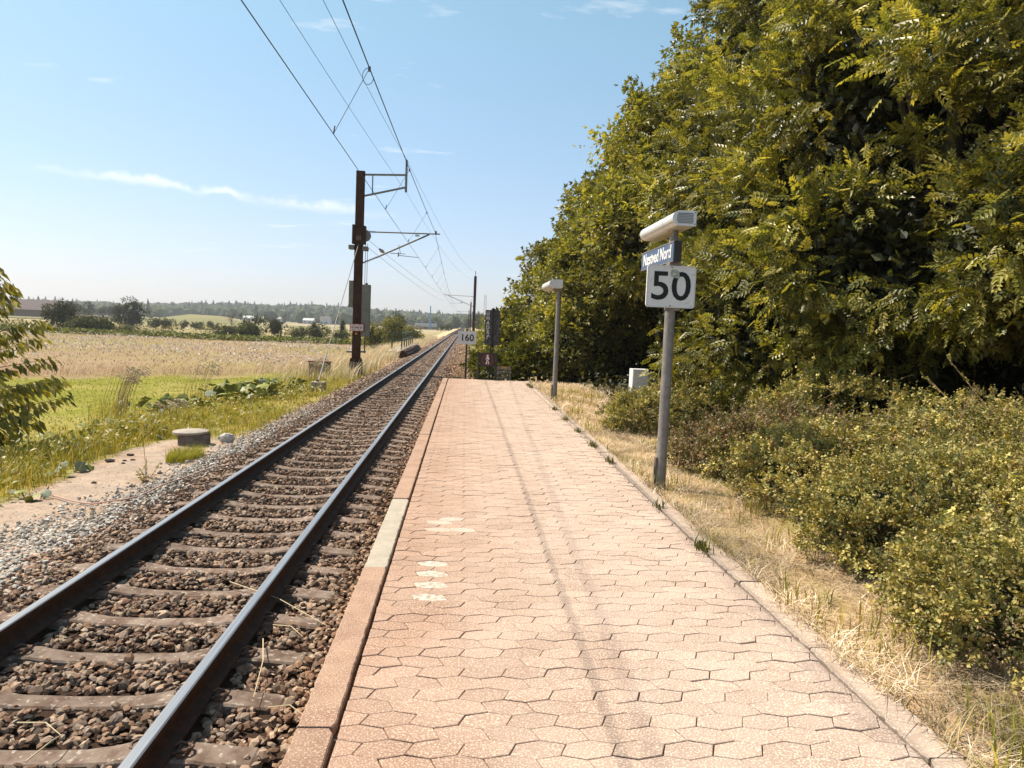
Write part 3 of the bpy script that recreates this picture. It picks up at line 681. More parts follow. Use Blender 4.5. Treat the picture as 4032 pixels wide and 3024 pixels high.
SG = empty('speed_sign', (0.07, 22.75, 0), 'white 160 board on a thin dark post past the platform end', 'speed sign')
MB().box(-.028, .028, -.02, .02, -.9, 1.5).build('post', M_dark, SG)
b_ = MB().prism(rrect(-.275, .29, 1.035, 1.425, .03), 1, -.05, -.03).build('board', M_white, SG)
text('160', 0.285, (.01, -.0525, 1.225), (pi/2, 0, 0), M_black, b_, 'numerals', offset=0.005, sx=0.98)
MB().box(-.28, .295, -.049, -.028, 1.4255, 1.432).build('rim', M_lamp, b_)

NP = empty('no_entry_sign', (0.71, 22.22, 0), 'low dark sign with a crossed-out white walker at the platform end', 'sign')
for X in (-.265, .265): MB().box(X-.03, X+.03, -.03, .03, -.3, .84, .005).build('post', M_dark, NP)
b_ = MB().box(-.222, .222, -.018, .018, .40, .815, .004).build('board', mat('board_dark', (0.03, 0.022, 0.028), rough=0.45, spec=0.35), NP)
ring = []
for r0, yy in ((.165, -.0225), (.145, -.0225), (.145, -.019), (.165, -.019)): ring.append([(r0*cos(2*pi*k/40), yy, .607+r0*sin(2*pi*k/40)) for k in range(40)])
V = sum(ring, []); Fq = [(a*40+i, a*40+(i+1) % 40, ((a+1) % 4)*40+(i+1) % 40, ((a+1) % 4)*40+i) for a in range(4) for i in range(40)]
MB().add(V, Fq).build('red_ring', M_red, b_)
wk = MB()
wk.prism([(.033*cos(2*pi*k/14), .725+.03*sin(2*pi*k/14)) for k in range(14)], 1, -.0215, -.019)
wk.prism([(-.03, .69), (.035, .69), (.052, .66), (.05, .60), (.038, .60), (.032, .65), (.03, .585), (-.025, .585), (-.028, .64), (-.05, .605), (-.064, .615), (-.045, .665)], 1, -.0215, -.019)
wk.prism([(-.028, .586), (.002, .586), (-.012, .535), (-.018, .475), (-.052, .475), (-.04, .53)], 1, -.0215, -.019)
wk.prism([(.004, .586), (.03, .586), (.042, .53), (.05, .475), (.018, .475), (.012, .53)], 1, -.0215, -.019)
wk.build('walker', M_paint, b_)
MB().bar((-.115, -.0245, .722), (.115, -.0245, .492), .0035, .018).build('red_bar', M_red, b_)

SB = empty('station_board', (0.85, 22.9, 0), 'tall dark signboard seen from behind, sprayed with white graffiti letters', 'signboard')
MB().box(-.05, -.012, .02, .06, -.6, 2.16).build('post', M_dark, SB)
MB().box(.022, .06, .02, .06, -.6, 2.16).build('post', M_dark, SB)
MB().box(-.018, .03, -.06, .02, .95, 2.17, .004).build('spine', M_dark, SB)
bl = MB().prism(rrect(-.235, -.02, 1.03, 2.11, .03), 1, -.035, .015).build('panel', M_board, SB)
br = MB().prism(rrect(.032, .225, 1.03, 2.11, .03), 1, -.035, .015).build('panel', M_board, SB)
for i, ch in enumerate('UHADR'):
    text(ch, .165, (-.155+.012*i*.3, -.0375, 2.0-.145*i), (pi/2, radians(-6+5*(i % 3)), 0), M_paint, bl, 'graffiti_letter', offset=.004, sx=.85, extrude=.001)
ar = MB(); ar.bar((-.175, -.037, 1.21), (-.125, -.037, 1.34), .002, .018); ar.bar((-.18, -.0372, 1.29), (-.128, -.0372, 1.345), .002, .018); ar.bar((-.082, -.0372, 1.285), (-.126, -.0372, 1.345), .002, .018); ar.build('graffiti_arrow', M_paint, bl)
sc = MB(); sc.tube([(.12+.04*sin(t*2.4), -.036, 1.98-.12*t) for t in np.linspace(0, 7, 40)], .006, 5); sc.build('graffiti_scrawl', M_black, br)

GB = empty('metal_barrier', (1.24, 22.72, 0), 'low grey barred metal frame with a yellow plate beside the platform end', 'barrier')
gf = MB(); gf.box(-.215, -.18, -.02, .02, -.4, .40); gf.box(.18, .215, -.02, .02, -.4, .40); gf.build('upright', M_galv, GB)
MB().box(-.18, .18, -.015, .015, .30, .395).build('top_panel', M_galv, GB)
MB().box(-.07, .06, -.021, -.016, .335, .385).build('plate', M_yellow, GB)
MB().box(-.18, .18, -.018, .018, .215, .255).build('rail', M_galv, GB); MB().box(-.18, .18, -.018, .018, .015, .05).build('rail', M_galv, GB)
for i in range(10): MB().tube([(-.165+i*.036, 0, .24), (-.13+i*.029, -.03, .13), (-.12+i*.026, 0, .03)], .006, 5).build('bar', M_galv, GB)

# ------------------------------------------------------------------ overhead line
def mast_body(R, h, w=0.37, d=0.30, zb=0.0):
    m = MB()
    m.box(-w/2, w/2, -d/2, -d/2+.018, zb, h); m.box(-w/2, w/2, d/2-.018, d/2, zb, h); m.box(-.008, .008, -d/2+.018, d/2-.018, zb, h)
    o = m.build('mast_beam', M_mast, R)
    MB().box(-w/2-.012, w/2+.012, -d/2-.012, d/2+.012, h, h+.02).build('cap_plate', M_mast, R); return o
CM = empty('catenary_mast', (-5.03, 35, -0.3), 'tall rust-brown overhead line mast with weight casings and a red-framed sign', 'catenary mast', 'overhead line masts')
ZB = 0.3                                                              # local z = world z + 0.3
mast_body(CM, 8.44+ZB)
MB().box(-.28, .28, -.28, .28, -.95, -.005, .02).build('foundation', M_conc_dark, CM)
ft = MB(); ft.box(-.25, .25, -.2, .2, 0, .04)
for X in (-.22, .22): ft.box(X-.05, X+.05, -.22, .22, .045, .09); ft.tube([(X, -.14, .0), (X, -.14, .17)], .03, 8); ft.tube([(X, .14, .0), (X, .14, .17)], .03, 8)
ft.build('foot', M_mast, CM)
ua = MB(); zt = 8.32+ZB; ua.bar((.2, 0, zt), (2.06, 0, 8.40+ZB), .08); ua.bar((.2, 0, 7.36+ZB), (2.06, 0, 7.84+ZB), .08); ua.bar((.55, 0, zt), (.55, 0, 7.48+ZB), .05); ua.build('feeder_arm', M_galv, CM)
MB().bar((2.08, 0, 7.62+ZB), (2.08, 0, 8.74+ZB), .1, .1).build('feeder_post', M_galv, CM)
pi_ = MB(); pi_.tube([(2.08, 0, 8.74+ZB), (2.08, 0, 9.10+ZB)], .035, 8)
for k in range(5): pi_.tube([(2.08, 0, 8.79+ZB+k*.055), (2.08, 0, 8.805+ZB+k*.055)], .065, 10)
pi_.build('post_insulator', M_insul, CM)
def stick_insul(m, a, b, n, r=.06):
    a = np.array(a, float); b = np.array(b, float); m.tube([a, b], .022, 6)
    for k in range(n):
        p = a+(b-a)*((k+.5)/n); d = (b-a)/np.linalg.norm(b-a)*.009; m.tube([p-d, p+d], r, 10)
def cantilever(R, s, zo, x_end, zt, zlow, xc, zc, name_plate=True, x0=.2):
    """s = +1 reaches toward +x; xc,zc = contact wire place (local)"""
    m = MB(); m.tube([(s*(x0+.55), 0, zt+.01), (s*x_end, 0, zt+.06)], .032, 8); m.tube([(s*(x0+.62), 0, zlow+.28), (s*(x_end-.5), 0, zt+.02)], .04, 8); m.build('cantilever', M_galv, R, True)
    i_ = MB(); stick_insul(i_, (s*x0, 0, zt), (s*(x0+.55), 0, zt+.01), 9); stick_insul(i_, (s*x0, 0, zlow), (s*(x0+.62), 0, zlow+.28), 9); i_.build('insulator', M_insul, R)
    st = MB(); xm = x0+1.0; st.tube([(s*(xm+.25), 0, zc+.14), (s*(xm+.95), 0, zc+.14)], .016, 6)
    st.tube([(s*(xm+.62), 0, zc+.55), (s*(xm+.72), 0, zc+.14)], .014, 6); st.tube([(s*(xm+.62), 0, zc+.06), (xc, 0, zc+.005)], .016, 6); st.bar((s*(xm+.62), 0, zc+.2), (s*(xm+.62), 0, zc), .05); st.build('steady_arm', M_galv, R)
    if name_plate: MB().box(s*x_end-1.05*s-.1, s*x_end-1.05*s+.1, -.03, -.02, zt-.11, zt-.01).build('number_plate', M_white, R)
    MB().box(s*(x_end-.2)-.04, s*(x_end-.2)+.04, -.05, .05, zt+.06, zt+.19).build('saddle', M_clip, R)
cantilever(CM, 1, 0, 3.72, 5.73+ZB, 4.30+ZB, 2.76, 4.66+ZB)
tw = MB(); tw.box(-.3, -.19, -.2, .2, 5.15+ZB, 6.02+ZB); tw.box(.19, .3, -.2, .2, 5.15+ZB, 5.98+ZB); tw.build('wheel_bracket', M_mast, CM)
tl_ = MB(); tl_.box(-.44, -.2, -.25, .25, 4.9+ZB, 5.08+ZB); tl_.box(.2, .42, -.25, .25, 4.86+ZB, 5.04+ZB); tl_.build('tension_bracket', M_cw, CM)
MB().tube([(.27, -.06, 5.55+ZB), (.27, .06, 5.55+ZB)], .27, 24).build('tension_wheel', M_galv, CM)
MB().bar((-.12, -.172, 5.42+ZB), (.12, -.172, 5.42+ZB), .02, .2).build('guy_shackle', M_clip, CM)
cwm = MB(); cwm.box(-.40, -.19, -.1, .16, 2.22+ZB, 3.46+ZB, .01); cwm.box(-.41, -.19, -.11, .17, 2.80+ZB, 2.83+ZB); cwm.build('weight_casing', M_cw, CM)
cwm = MB(); cwm.box(.19, .58, -.12, .24, 0.9+ZB, 3.30+ZB, .015); cwm.box(.185, .585, -.125, .245, 2.22+ZB, 2.25+ZB); cwm.build('weight_casing', M_cw, CM)
rp = MB(); rp.tube([(.31, 0, 5.3+ZB), (.31, 0, 3.3+ZB)], .012, 5); rp.tube([(.40, 0, 5.2+ZB), (.40, 0, 3.3+ZB)], .012, 5); rp.tube([(.38, 0, 0.9+ZB), (.38, 0, 0.1+ZB)], .03, 6); rp.tube([(.4, 0, 3.3+ZB), (.4, 0, 3.38+ZB)], .06, 8); rp.build('weight_rope', M_wirel, CM)
bk = MB(); bk.box(-.44, -.19, -.12, .12, .12+ZB, .2+ZB); bk.box(.19, .44, -.12, .12, .14+ZB, .22+ZB); bk.build('lower_bracket', M_galv, CM)
sgn = MB().prism(rrect(-.30, .35, 1.12+ZB, 1.48+ZB, .02), 1, -.19, -.17).build('warning_board', M_redr, CM)
MB().prism(rrect(-.265, .315, 1.155+ZB, 1.445+ZB, .012), 1, -.1935, -.1905).build('white_field', M_white, sgn)
dm = MB()
for cx in (-.10, .15):
    q = [(cx-.12, 1.30+ZB), (cx, 1.42+ZB), (cx+.12, 1.30+ZB), (cx, 1.18+ZB)]
    for i in range(4): dm.bar((q[i][0], -.196, q[i][1]), (q[(i+1) % 4][0], -.196, q[(i+1) % 4][1]), .003, .022)
dm.bar((-.22, -.1965, 1.30+ZB), (.27, -.1965, 1.30+ZB), .003, .024); dm.build('double_diamond', M_redr, sgn)
MB().prism([(-.065, .98+ZB), (.065, .98+ZB), (0, 1.09+ZB)], 1, -.17, -.16).build('warning_triangle', M_yellow, CM)
def far_mast(x, y, h, arm, label, plate=None):
    R = empty('catenary_mast', (x, y, -0.55), label, 'catenary mast', 'overhead line masts')
    o = h+.55; mast_body(R, o, .38, .3); MB().box(-.3, .3, -.3, .3, -.7, -.005).build('foundation', M_conc_dark, R)
    MB().tube([(.0, 0, o+.02), (0, 0, o+.75)], .05, 6).build('post_insulator', M_insul, R)
    cantilever(R, -1, 0, arm, 5.73+.55, 4.3+.55, -(x-(-2.28)), 4.66+.55, False)
    if plate: 
        p = MB().box(-.45, .0, -.2, -.17, .85, 1.45).build('plate', M_white, R)
        if plate == 'S': text('S', .5, (-.22, -.205, 1.14), (pi/2, 0, 0), M_black, p, 'letter', offset=.02)
far_mast(1.22, 105, 8.55, 4.3, 'nearest of the brown masts standing right of the track', 'S')
far_mast(1.55, 222, 8.6, 4.3, 'second brown mast away on the right of the track', 'plain')
far_mast(1.6, 340, 8.6, 4.3, 'third and farthest brown mast on the right of the track')

def catpts(a, b, sag, n=14):
    a = np.array(a, float); b = np.array(b, float); return [a+(b-a)*t-np.array([0, 0, 4*sag*t*(1-t)]) for t in np.linspace(0, 1, n)]
OL = empty('overhead_line', (TC, 35, 4.66), 'contact wire hung by droppers from a carrier wire above the track', 'overhead wires'); OL.location = (0, 0, 0)
MB().tube([(-2.30, -25, 4.66), (-2.27, 35, 4.66), (-2.30, 105, 4.66), (-2.2, 222, 4.66), (-2.3, 340, 4.66)], .0068, 6).build('contact_wire', M_wire, OL)
mp = catpts((-1.95, -25, 5.95), (-1.55, 35, 5.88), .22)+catpts((-1.55, 35, 5.88), (-2.2, 105, 5.88), .35)[1:]+catpts((-2.2, 105, 5.88), (-2.2, 222, 5.88), .5)[1:]+catpts((-2.2, 222, 5.88), (-2.3, 340, 5.88), .5)[1:]
MB().tube(mp, .010, 6).build('carrier_wire', M_wire, OL)
mpa = np.array(mp)
def on_line(P, yy): return np.array([np.interp(yy, P[:, 1], P[:, k]) for k in range(3)])
for yy in (3, 12.5, 20.5, 28.5, 41, 49, 57, 66, 75, 84, 93, 101, 112, 124, 136):
    a_ = on_line(mpa, yy); b_ = np.array([np.interp(yy, [-25, 35, 105, 222], [-2.3, -2.27, -2.3, -2.2]), yy+.15, 4.66])
    d = MB(); d.tube([a_, b_], .005, 5); d.tube([b_+np.array([0, 0, .0]), b_+np.array([.02, 0, .13])], .012, 5); d.box(a_[0]-.02, a_[0]+.02, a_[1]-.03, a_[1]+.03, a_[2]-.05, a_[2]+.02); d.build('dropper', M_wirel, OL)
a_ = on_line(mpa, 12.5); MB().tube([a_+np.array([-.02-.09*sin(t), .0, -.13+.13*cos(t)]) for t in np.linspace(0, 4.6, 14)], .006, 5).build('dropper_loop', M_wirel, OL)
f1 = catpts((-3.75, -25, 9.1), (-2.95, 35, 9.1), 1.0)+catpts((-2.95, 35, 9.1), (1.22, 105, 9.2), 1.0)[1:]
o = MB().tube(f1, .007, 6).build('feeder_wire', M_wire); tag(o, 'thin wire running to the top insulator of the near mast', 'wire')
f2 = catpts((-4.6, -25, 7.75), (-2.95, 35, 7.65), .45)+catpts((-2.95, 35, 7.65), (1.0, 105, 8.2), 1.0)[1:]
o = MB().tube(f2, .0055, 6).build('return_wire', M_wire); tag(o, 'thin wire clamped to the lower end of the feeder post', 'wire')
TW = empty('tension_wires', (-4.75, 35, 5.5), 'pair of wires slanting from the near mast pulley back over the track', 'overhead wires'); TW.location = (0, 0, 0)
for a_, b_ in (((-4.72, 35.2, 5.45), (-2.9, 100, 5.55)), ((-4.62, 35.2, 5.02), (-2.9, 100, 4.72))): MB().tube(catpts(a_, b_, .25), .009, 5).build('wire', M_wirel, TW)
ti = MB(); q0 = on_line(np.array(catpts((-4.72, 35.2, 5.45), (-2.9, 100, 5.55), .25)), 39.5); q1 = on_line(np.array(catpts((-4.72, 35.2, 5.45), (-2.9, 100, 5.55), .25)), 41.2); ti.tube([q0, (q0+q1)/2, q1], [.05, .1, .05], 8); ti.build('insulator', M_insul, TW)
GW = empty('guy_wire', (-5.2, 27.0, -0.9), 'steel guy wire from the near mast down to a small concrete block', 'guy wire')
MB().tube([(0, 0, .28), (.17, 7.84, 6.02)], .018, 6).build('stay', M_galv, GW)
MB().tube([(.0, 0, .26), (.035, 1.1, 1.15)], .028, 6).build('stay_sleeve', M_galv, GW)
MB().box(-.24, .24, -.22, .22, -.4, .26, .02).build('anchor_block', M_conc, GW); MB().box(-.06, .06, -.06, .06, .262, .33).build('anchor_eye', M_mast, GW)

# ------------------------------------------------------------------ small things left of the track
EC = empty('equipment_cabinet', (-7.15, 37.4, float(gz(-7.15, 37.4))+.12), 'dark box with a red-brown lid in the tall dry grass by the mast', 'cabinet')
MB().box(-.5, .5, -.25, .25, -.3, .52, .01).build('housing', M_conc_dark, EC); MB().box(-.55, .55, -.29, .29, .522, .585, .01).build('lid', M_cabred, EC)
for X in (-.25, .25): MB().box(X-.2, X+.2, -.262, -.2505, .05, .46).build('door', M_conc_dark, EC)
MH = empty('manhole', (-5.28, 14.85, -1.09), 'round concrete manhole shaft with a loose lid beside the track', 'manhole')
MB().lathe([(.30, -.3), (.30, .33), (.292, .34)], (0.02, .02, 0), 36).build('shaft', M_conc_dark, MH, True)
lid = MB().lathe([(.325, .346), (.335, .352), (.335, .392), (.32, .402), (.0005, .404)], (-.035, 0, 0), 40).build('lid', M_conc, MH, True); lid.rotation_euler = (0, radians(-1.0), 0)
def blob(name, c, r, m, seed, parent=None, sub=2, flat=1.0):
    import bmesh
    bm = bmesh.new(); bmesh.ops.create_icosphere(bm, subdivisions=sub, radius=1); q = np.random.default_rng(seed); D = norm(q.normal(size=(7, 3))); H = q.uniform(.62, .9, 7)
    for v in bm.verts:
        p = np.array(v.co)
        for d, h in zip(D, H):
            k = p@d
            if k > h: p = p-(k-h)*d*.85
        p = p*(1+.05*q.normal()); v.co = (p[0]*r[0], p[1]*r[1], p[2]*r[2])
    me = bpy.data.meshes.new(name); bm.to_mesh(me); bm.free(); me.materials.append(m)
    o = bpy.data.objects.new(name, me); link(o, parent); o.location = c; return o
o = blob('boulder', (-4.72, 15.15, -0.87), (.155, .14, .12), M_boulder, 4, sub=3); tag(o, 'rounded pale grey boulder between the manhole and the ballast', 'boulder')
hp = [ground_at(u, v, -0.9) for u, v in ((180, 1940), (260, 1957), (370, 1976), (470, 1978), (560, 1960), (660, 1925), (760, 1893), (840, 1877), (930, 1862))]
for i, q in enumerate(hp): q[2] = max(float(gz(q[0], q[1])), float(bed_height(q[0], q[1])) if q[0] > -4.5 else -9)+.035
P = np.array(hp); tt = np.linspace(0, len(P)-1, 40); P = np.stack([np.interp(tt, np.arange(len(P)), P[:, k]) for k in range(3)], -1); P[:, 2] += .01*np.sin(tt*3)
o = MB().tube(P, .011, 7).build('cable', M_rope, smooth=True); tag(o, 'pinkish loose cable lying over path and ballast left of the track', 'cable')
dk = mat('dark_clod', (0.03, 0.022, 0.018), (0.07, 0.05, 0.04), scale=20, rough=0.95)
CL = [(515, 1792, .055, 'dark clod on the sandy path nearest the manhole'), (490, 1822, .03, 'upper of the close group of small clods on the path'), (485, 1834, .028, 'lower of the close group of small clods on the path'), (523, 1820, .032, 'small clod right of the close group on the path'),
      (433, 1824, .07, 'long dark clod at the grass edge of the path'), (630, 1868, .035, 'dark stone at the edge of the ballast by the path'), (520, 1920, .035, 'dark stone at the foot of the path weed'), (370, 1908, .035, 'half-buried dark clod in the middle of the path')]
for i, (u, v, r, lb) in enumerate(CL):
    q = ground_at(u, v, -.97); o = blob('clod', (q[0], q[1], float(gz(q[0], q[1]))+r*.35), (r*1.5, r, r*.6), dk, 30+i, sub=1); tag(o, lb, 'clod', 'clods on the sandy path')
# bridge parapet rail and the steel edge beam beside the track
RB = empty('bridge_railing', (-4.85, 58, -0.9), 'green metal railing on the small bridge beside the bush', 'railing')
for i in range(6):
    MB().box(-.05-.075*i, .05-.075*i, i*3.4-.05, i*3.4+.05, -.3, 1.72).build('post', M_greenrail, RB)
for zz in (1.70, 1.15): MB().bar((.0, .05, zz), (-.38, 17.0, zz), .11, .10).build('handrail', M_greenrail, RB)
for zz in (1.71, 1.16): MB().bar((.0, -.08, zz), (-.75, -.08, zz), .09, .10).build('return_rail', M_greenrail, RB)
MB().box(-.8, -.7, -.13, -.03, -.3, 1.73).build('end_post', M_greenrail, RB)
MB().box(-.9, .1, -3.5, 17.4, -.25, .42).build('parapet', M_conc, RB)
EB = MB(); EB.prism([(-4.75, -.95), (-4.05, -.95), (-4.05, -.62), (-4.15, -.60), (-4.22, -.42), (-4.55, -.38), (-4.75, -.55)], 1, 53.5, 70)
o = EB.build('edge_beam', M_mast); tag(o, 'dark stepped edge beam of the little bridge next to the rails', 'beam')
CB = empty('white_cabinet', (4.05, 16.8, -.28), 'white metal cabinet half hidden behind the low bush and branches', 'cabinet')
MB().box(-.19, .19, -.15, .2, 0, 1.05, .01).build('housing', M_white, CB); MB().box(-.17, -.005, -.156, -.1505, .05, 1.0).build('door', M_white, CB); MB().box(.005, .17, -.156, -.1505, .05, 1.0).build('door', M_white, CB)
# ------------------------------------------------------------------ foliage
def leaflet(L, w, base, ang, droop=0.12, fold=0.25):
    """one leaf as a folded kite: base, left, tip, right"""
    d = np.array([cos(ang), sin(ang), -droop]); s = np.array([-sin(ang), cos(ang), 0])
    b = np.array(base, float); m = b+d*L*.45
    return [b, m+s*w/2+np.array([0, 0, fold*w]), b+d*L+np.array([0, 0, -droop*L*.4]), m-s*w/2+np.array([0, 0, fold*w])]
def pinnate(npair, L=.36, w=.125):
    V = []
    for k in range(npair):
        t = .22+.62*k/max(npair-1, 1); ll = L*(1-.25*abs(k/max(npair-1, 1)-.4))
        for sg in (1, -1): V += leaflet(ll, w, (t, 0, -.1*t*t), sg*radians(58-14*k/max(npair, 1)))
    V += leaflet(L*1.05, w*1.1, (.84, 0, -.08), 0)
    return np.array(V), np.arange(len(V)).reshape(-1, 4)
T_ASH, F_ASH = pinnate(4, L=.38, w=.18)
T_5, F_5 = pinnate(2, L=.52, w=.24)
def sprig(npair, L, w):
    V = []
    for k in range(npair):
        t = .12+.75*k/(npair-1)
        for sg in (1, -1): V += leaflet(L, w, (t, 0, .03*sin(k*2.)), sg*radians(62), .05, .12)
    V += leaflet(L, w, (.88, 0, 0), 0, .05, .12); return np.array(V), np.arange(len(V)).reshape(-1, 4)
def loose_sprig(n):
    V = []
    for k in range(n):
        L_ = .27*rng.uniform(.8, 1.2); T_ = np.array(leaflet(L_, L_*.78, (0, 0, 0), 0, .05, .1)); Fr_ = frames(rand_dirs(1)*np.array([[1, 1, .5]]), norm(rng.normal(0, .55, (1, 3))+np.array([[0, 0, 1.]])))[0]
        V += list(T_@Fr_.T+np.array([.9*k/(n-1), rng.normal(0, .12), rng.normal(0, .10)]))
    return np.array(V), np.arange(len(V)).reshape(-1, 4)
T_SPR, F_SPR = loose_sprig(9)
T_ONE, F_ONE = np.array(leaflet(1, .62, (-.5, 0, 0), 0, .06, .15)), np.arange(4).reshape(1, 4)

def pal(cols, n, w=None, jit=.18):
    c_ = np.array(cols)[rng.choice(len(cols), n, p=w)]; return c_*rng.uniform(1-jit, 1+jit, (n, 1))
ASH = [(.245, .235, .046), (.32, .29, .057), (.165, .165, .034), (.40, .345, .085), (.105, .108, .024)]
DARK = [(.028, .031, .01), (.042, .044, .012), (.055, .055, .015), (.02, .024, .009)]  # near-black greens, darkened to stand in for shade inside the foliage
def crown_points(ells, nc, face=(-.75, -.6, .25), back=.25):
    """clump centres on the skin of a union of ellipsoids, denser on the side turned to the track"""
    E_ = np.array(ells, float); area = (E_[:, 3]*E_[:, 4]+E_[:, 4]*E_[:, 5]+E_[:, 3]*E_[:, 5]); out = []; nr = []
    face = norm(np.array(face, float))
    while len(out) < nc:
        i = rng.choice(len(E_), p=area/area.sum()); d = rand_dirs(1)[0]; nn = norm(d/E_[i, 3:6])
        if nn@face < -.15 and rng.random() > back: continue
        p = E_[i, :3]+d*E_[i, 3:6]*rng.uniform(.82, 1.10)
        ins = [np.sum(((p-E_[j, :3])/E_[j, 3:6])**2) < .8 for j in range(len(E_)) if j != i]
        if any(ins) or p[2] < .05: continue
        out.append(p); nr.append(nn)
    return np.array(out), np.array(nr)
def foliage(ells, nc, per, T, Fi, size, clump, cols, w=None, droop=.06, face=(-.75, -.6, .25), back=.25, inner=400, innersize=.24, zmin=.1, updir=.5):
    C, Nn = crown_points(ells, nc, face, back)
    tone = rng.uniform(.55, 1.3, nc)
    n = nc*per; ci = np.repeat(np.arange(nc), per)
    off = rng.normal(size=(n, 3)); off = norm(off)*rng.random((n, 1))**.5
    sub = norm(rng.normal(size=(nc, 5, 3)))*rng.uniform(.3, .95, (nc, 5, 1)); sub = sub[ci, rng.integers(0, 5, n)]; off = np.where(rng.random((n, 1)) < .7, sub+off*.42, off)   # twig bunches inside a clump
    cr = clump*rng.uniform(.6, 1.35, nc)[ci][:, None]
    P = C[ci]+off*cr*np.array([1, 1, .62]); nrm = Nn[ci]
    ax = norm(nrm*.6+off*.9+rng.normal(0, .55, (n, 3))+np.array([0, 0, -droop])); up = norm(np.array([0, 0, updir])+nrm*.45+rng.normal(0, .5, (n, 3)))
    k = P[:, 2] > zmin; P, ax, up, ci = P[k], ax[k], up[k], ci[k]; n = len(P)
    S = size*rng.uniform(.65, 1.3, n)
    V = instances(T, P, frames(ax, up), S); Fq = inst_faces(Fi, n, len(T))
    cl = pal(cols, n, w)*tone[ci][:, None]
    nl = len(T)//4; cl = np.repeat(cl, nl, 0)*rng.uniform(.85, 1.15, (n*nl, 1)); cl = np.repeat(cl, 4, 0)
    if inner:                                                             # inner leaves close the crown; dark palette puts interior shade into the colour
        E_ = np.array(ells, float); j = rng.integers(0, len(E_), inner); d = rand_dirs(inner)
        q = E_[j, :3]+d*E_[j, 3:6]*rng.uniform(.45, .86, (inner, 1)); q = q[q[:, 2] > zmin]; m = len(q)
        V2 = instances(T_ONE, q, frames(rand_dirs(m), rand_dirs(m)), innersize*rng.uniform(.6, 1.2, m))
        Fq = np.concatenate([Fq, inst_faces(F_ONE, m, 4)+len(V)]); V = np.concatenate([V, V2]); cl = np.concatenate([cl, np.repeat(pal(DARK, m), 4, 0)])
    return V, Fq, cl, C
def tree(name, label, cat, base, ells, nc, per, T, Fi, size, clump, cols, w=None, group=None, trunk_r=.16, limbs=9, m=None, **kw):
    base = (base[0], base[1], float(gz(base[0], base[1]))-.05)
    R = empty(name, base, label, cat, group)
    V, Fq, cl, C = foliage(ells, nc, per, T, Fi, size, clump, cols, w, **kw)
    b = np.array(base)
    np_obj('crown', V-b, Fq, m or M_leaf, R, col=cl)
    if trunk_r:
        tm = MB(); top = max(e[2]+e[5]*.4 for e in ells)-base[2]; E0 = np.array(ells[0][:3])-b
        tp = [np.array([0, 0, 0]), np.array([E0[0]*.1, E0[1]*.1, top*.25]), np.array([E0[0]*.5, E0[1]*.5, top*.55]), np.array([E0[0]*.9, E0[1]*.9, top*.95])]
        tm.tube(tp, [trunk_r*1.3, trunk_r, trunk_r*.7, trunk_r*.25], 9)
        for c_ in C[rng.choice(len(C), min(limbs, len(C)), replace=False)]:
            e = c_-b; a0 = np.array([E0[0]*.3, E0[1]*.3, max(.35*e[2], .15*top)]); mid = a0*.45+e*.55+np.array([0, 0, .06*top])
            tm.tube([a0, mid, e], [trunk_r*.42, trunk_r*.22, trunk_r*.06], 6)
        tm.build('trunk', M_bark, R, True)
    return R
# trees on the right, from near to far
TG = 'trees in the row right of the platform'
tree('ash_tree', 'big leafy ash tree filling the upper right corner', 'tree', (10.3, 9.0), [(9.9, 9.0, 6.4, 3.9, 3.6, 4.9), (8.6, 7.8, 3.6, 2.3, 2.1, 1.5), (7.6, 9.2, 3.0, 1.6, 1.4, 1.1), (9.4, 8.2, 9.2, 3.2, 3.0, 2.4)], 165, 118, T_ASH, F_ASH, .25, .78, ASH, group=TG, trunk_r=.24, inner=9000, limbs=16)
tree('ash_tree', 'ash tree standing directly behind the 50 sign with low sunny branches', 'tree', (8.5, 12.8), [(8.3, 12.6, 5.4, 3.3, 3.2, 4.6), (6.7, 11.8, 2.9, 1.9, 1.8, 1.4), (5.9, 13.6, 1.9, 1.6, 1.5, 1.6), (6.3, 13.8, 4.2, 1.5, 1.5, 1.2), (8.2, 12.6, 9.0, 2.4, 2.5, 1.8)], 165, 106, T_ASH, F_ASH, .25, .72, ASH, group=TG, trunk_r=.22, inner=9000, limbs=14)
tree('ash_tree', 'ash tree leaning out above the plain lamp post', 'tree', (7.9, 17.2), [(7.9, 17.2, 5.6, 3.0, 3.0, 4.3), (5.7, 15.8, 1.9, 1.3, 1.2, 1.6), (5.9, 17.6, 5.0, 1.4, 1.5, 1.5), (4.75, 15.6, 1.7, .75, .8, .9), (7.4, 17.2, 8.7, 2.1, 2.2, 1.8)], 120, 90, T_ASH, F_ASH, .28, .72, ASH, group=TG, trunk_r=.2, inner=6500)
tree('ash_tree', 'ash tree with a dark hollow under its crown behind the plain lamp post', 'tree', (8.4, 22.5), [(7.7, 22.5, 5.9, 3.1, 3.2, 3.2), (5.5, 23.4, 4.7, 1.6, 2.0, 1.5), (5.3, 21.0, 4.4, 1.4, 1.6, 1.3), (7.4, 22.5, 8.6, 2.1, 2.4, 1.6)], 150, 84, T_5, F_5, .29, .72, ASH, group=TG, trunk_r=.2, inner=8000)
tree('ash_tree', 'tall ash tree whose crown meets the sky beyond the dark hollow', 'tree', (7.6, 28), [(7.4, 28, 4.8, 3.0, 3.0, 4.0), (5.6, 28.6, 4.8, 1.5, 1.6, 1.6), (7.0, 28, 8.0, 2.0, 2.3, 1.8)], 110, 80, T_5, F_5, .33, .75, ASH, group=TG, trunk_r=.2, inner=4500)
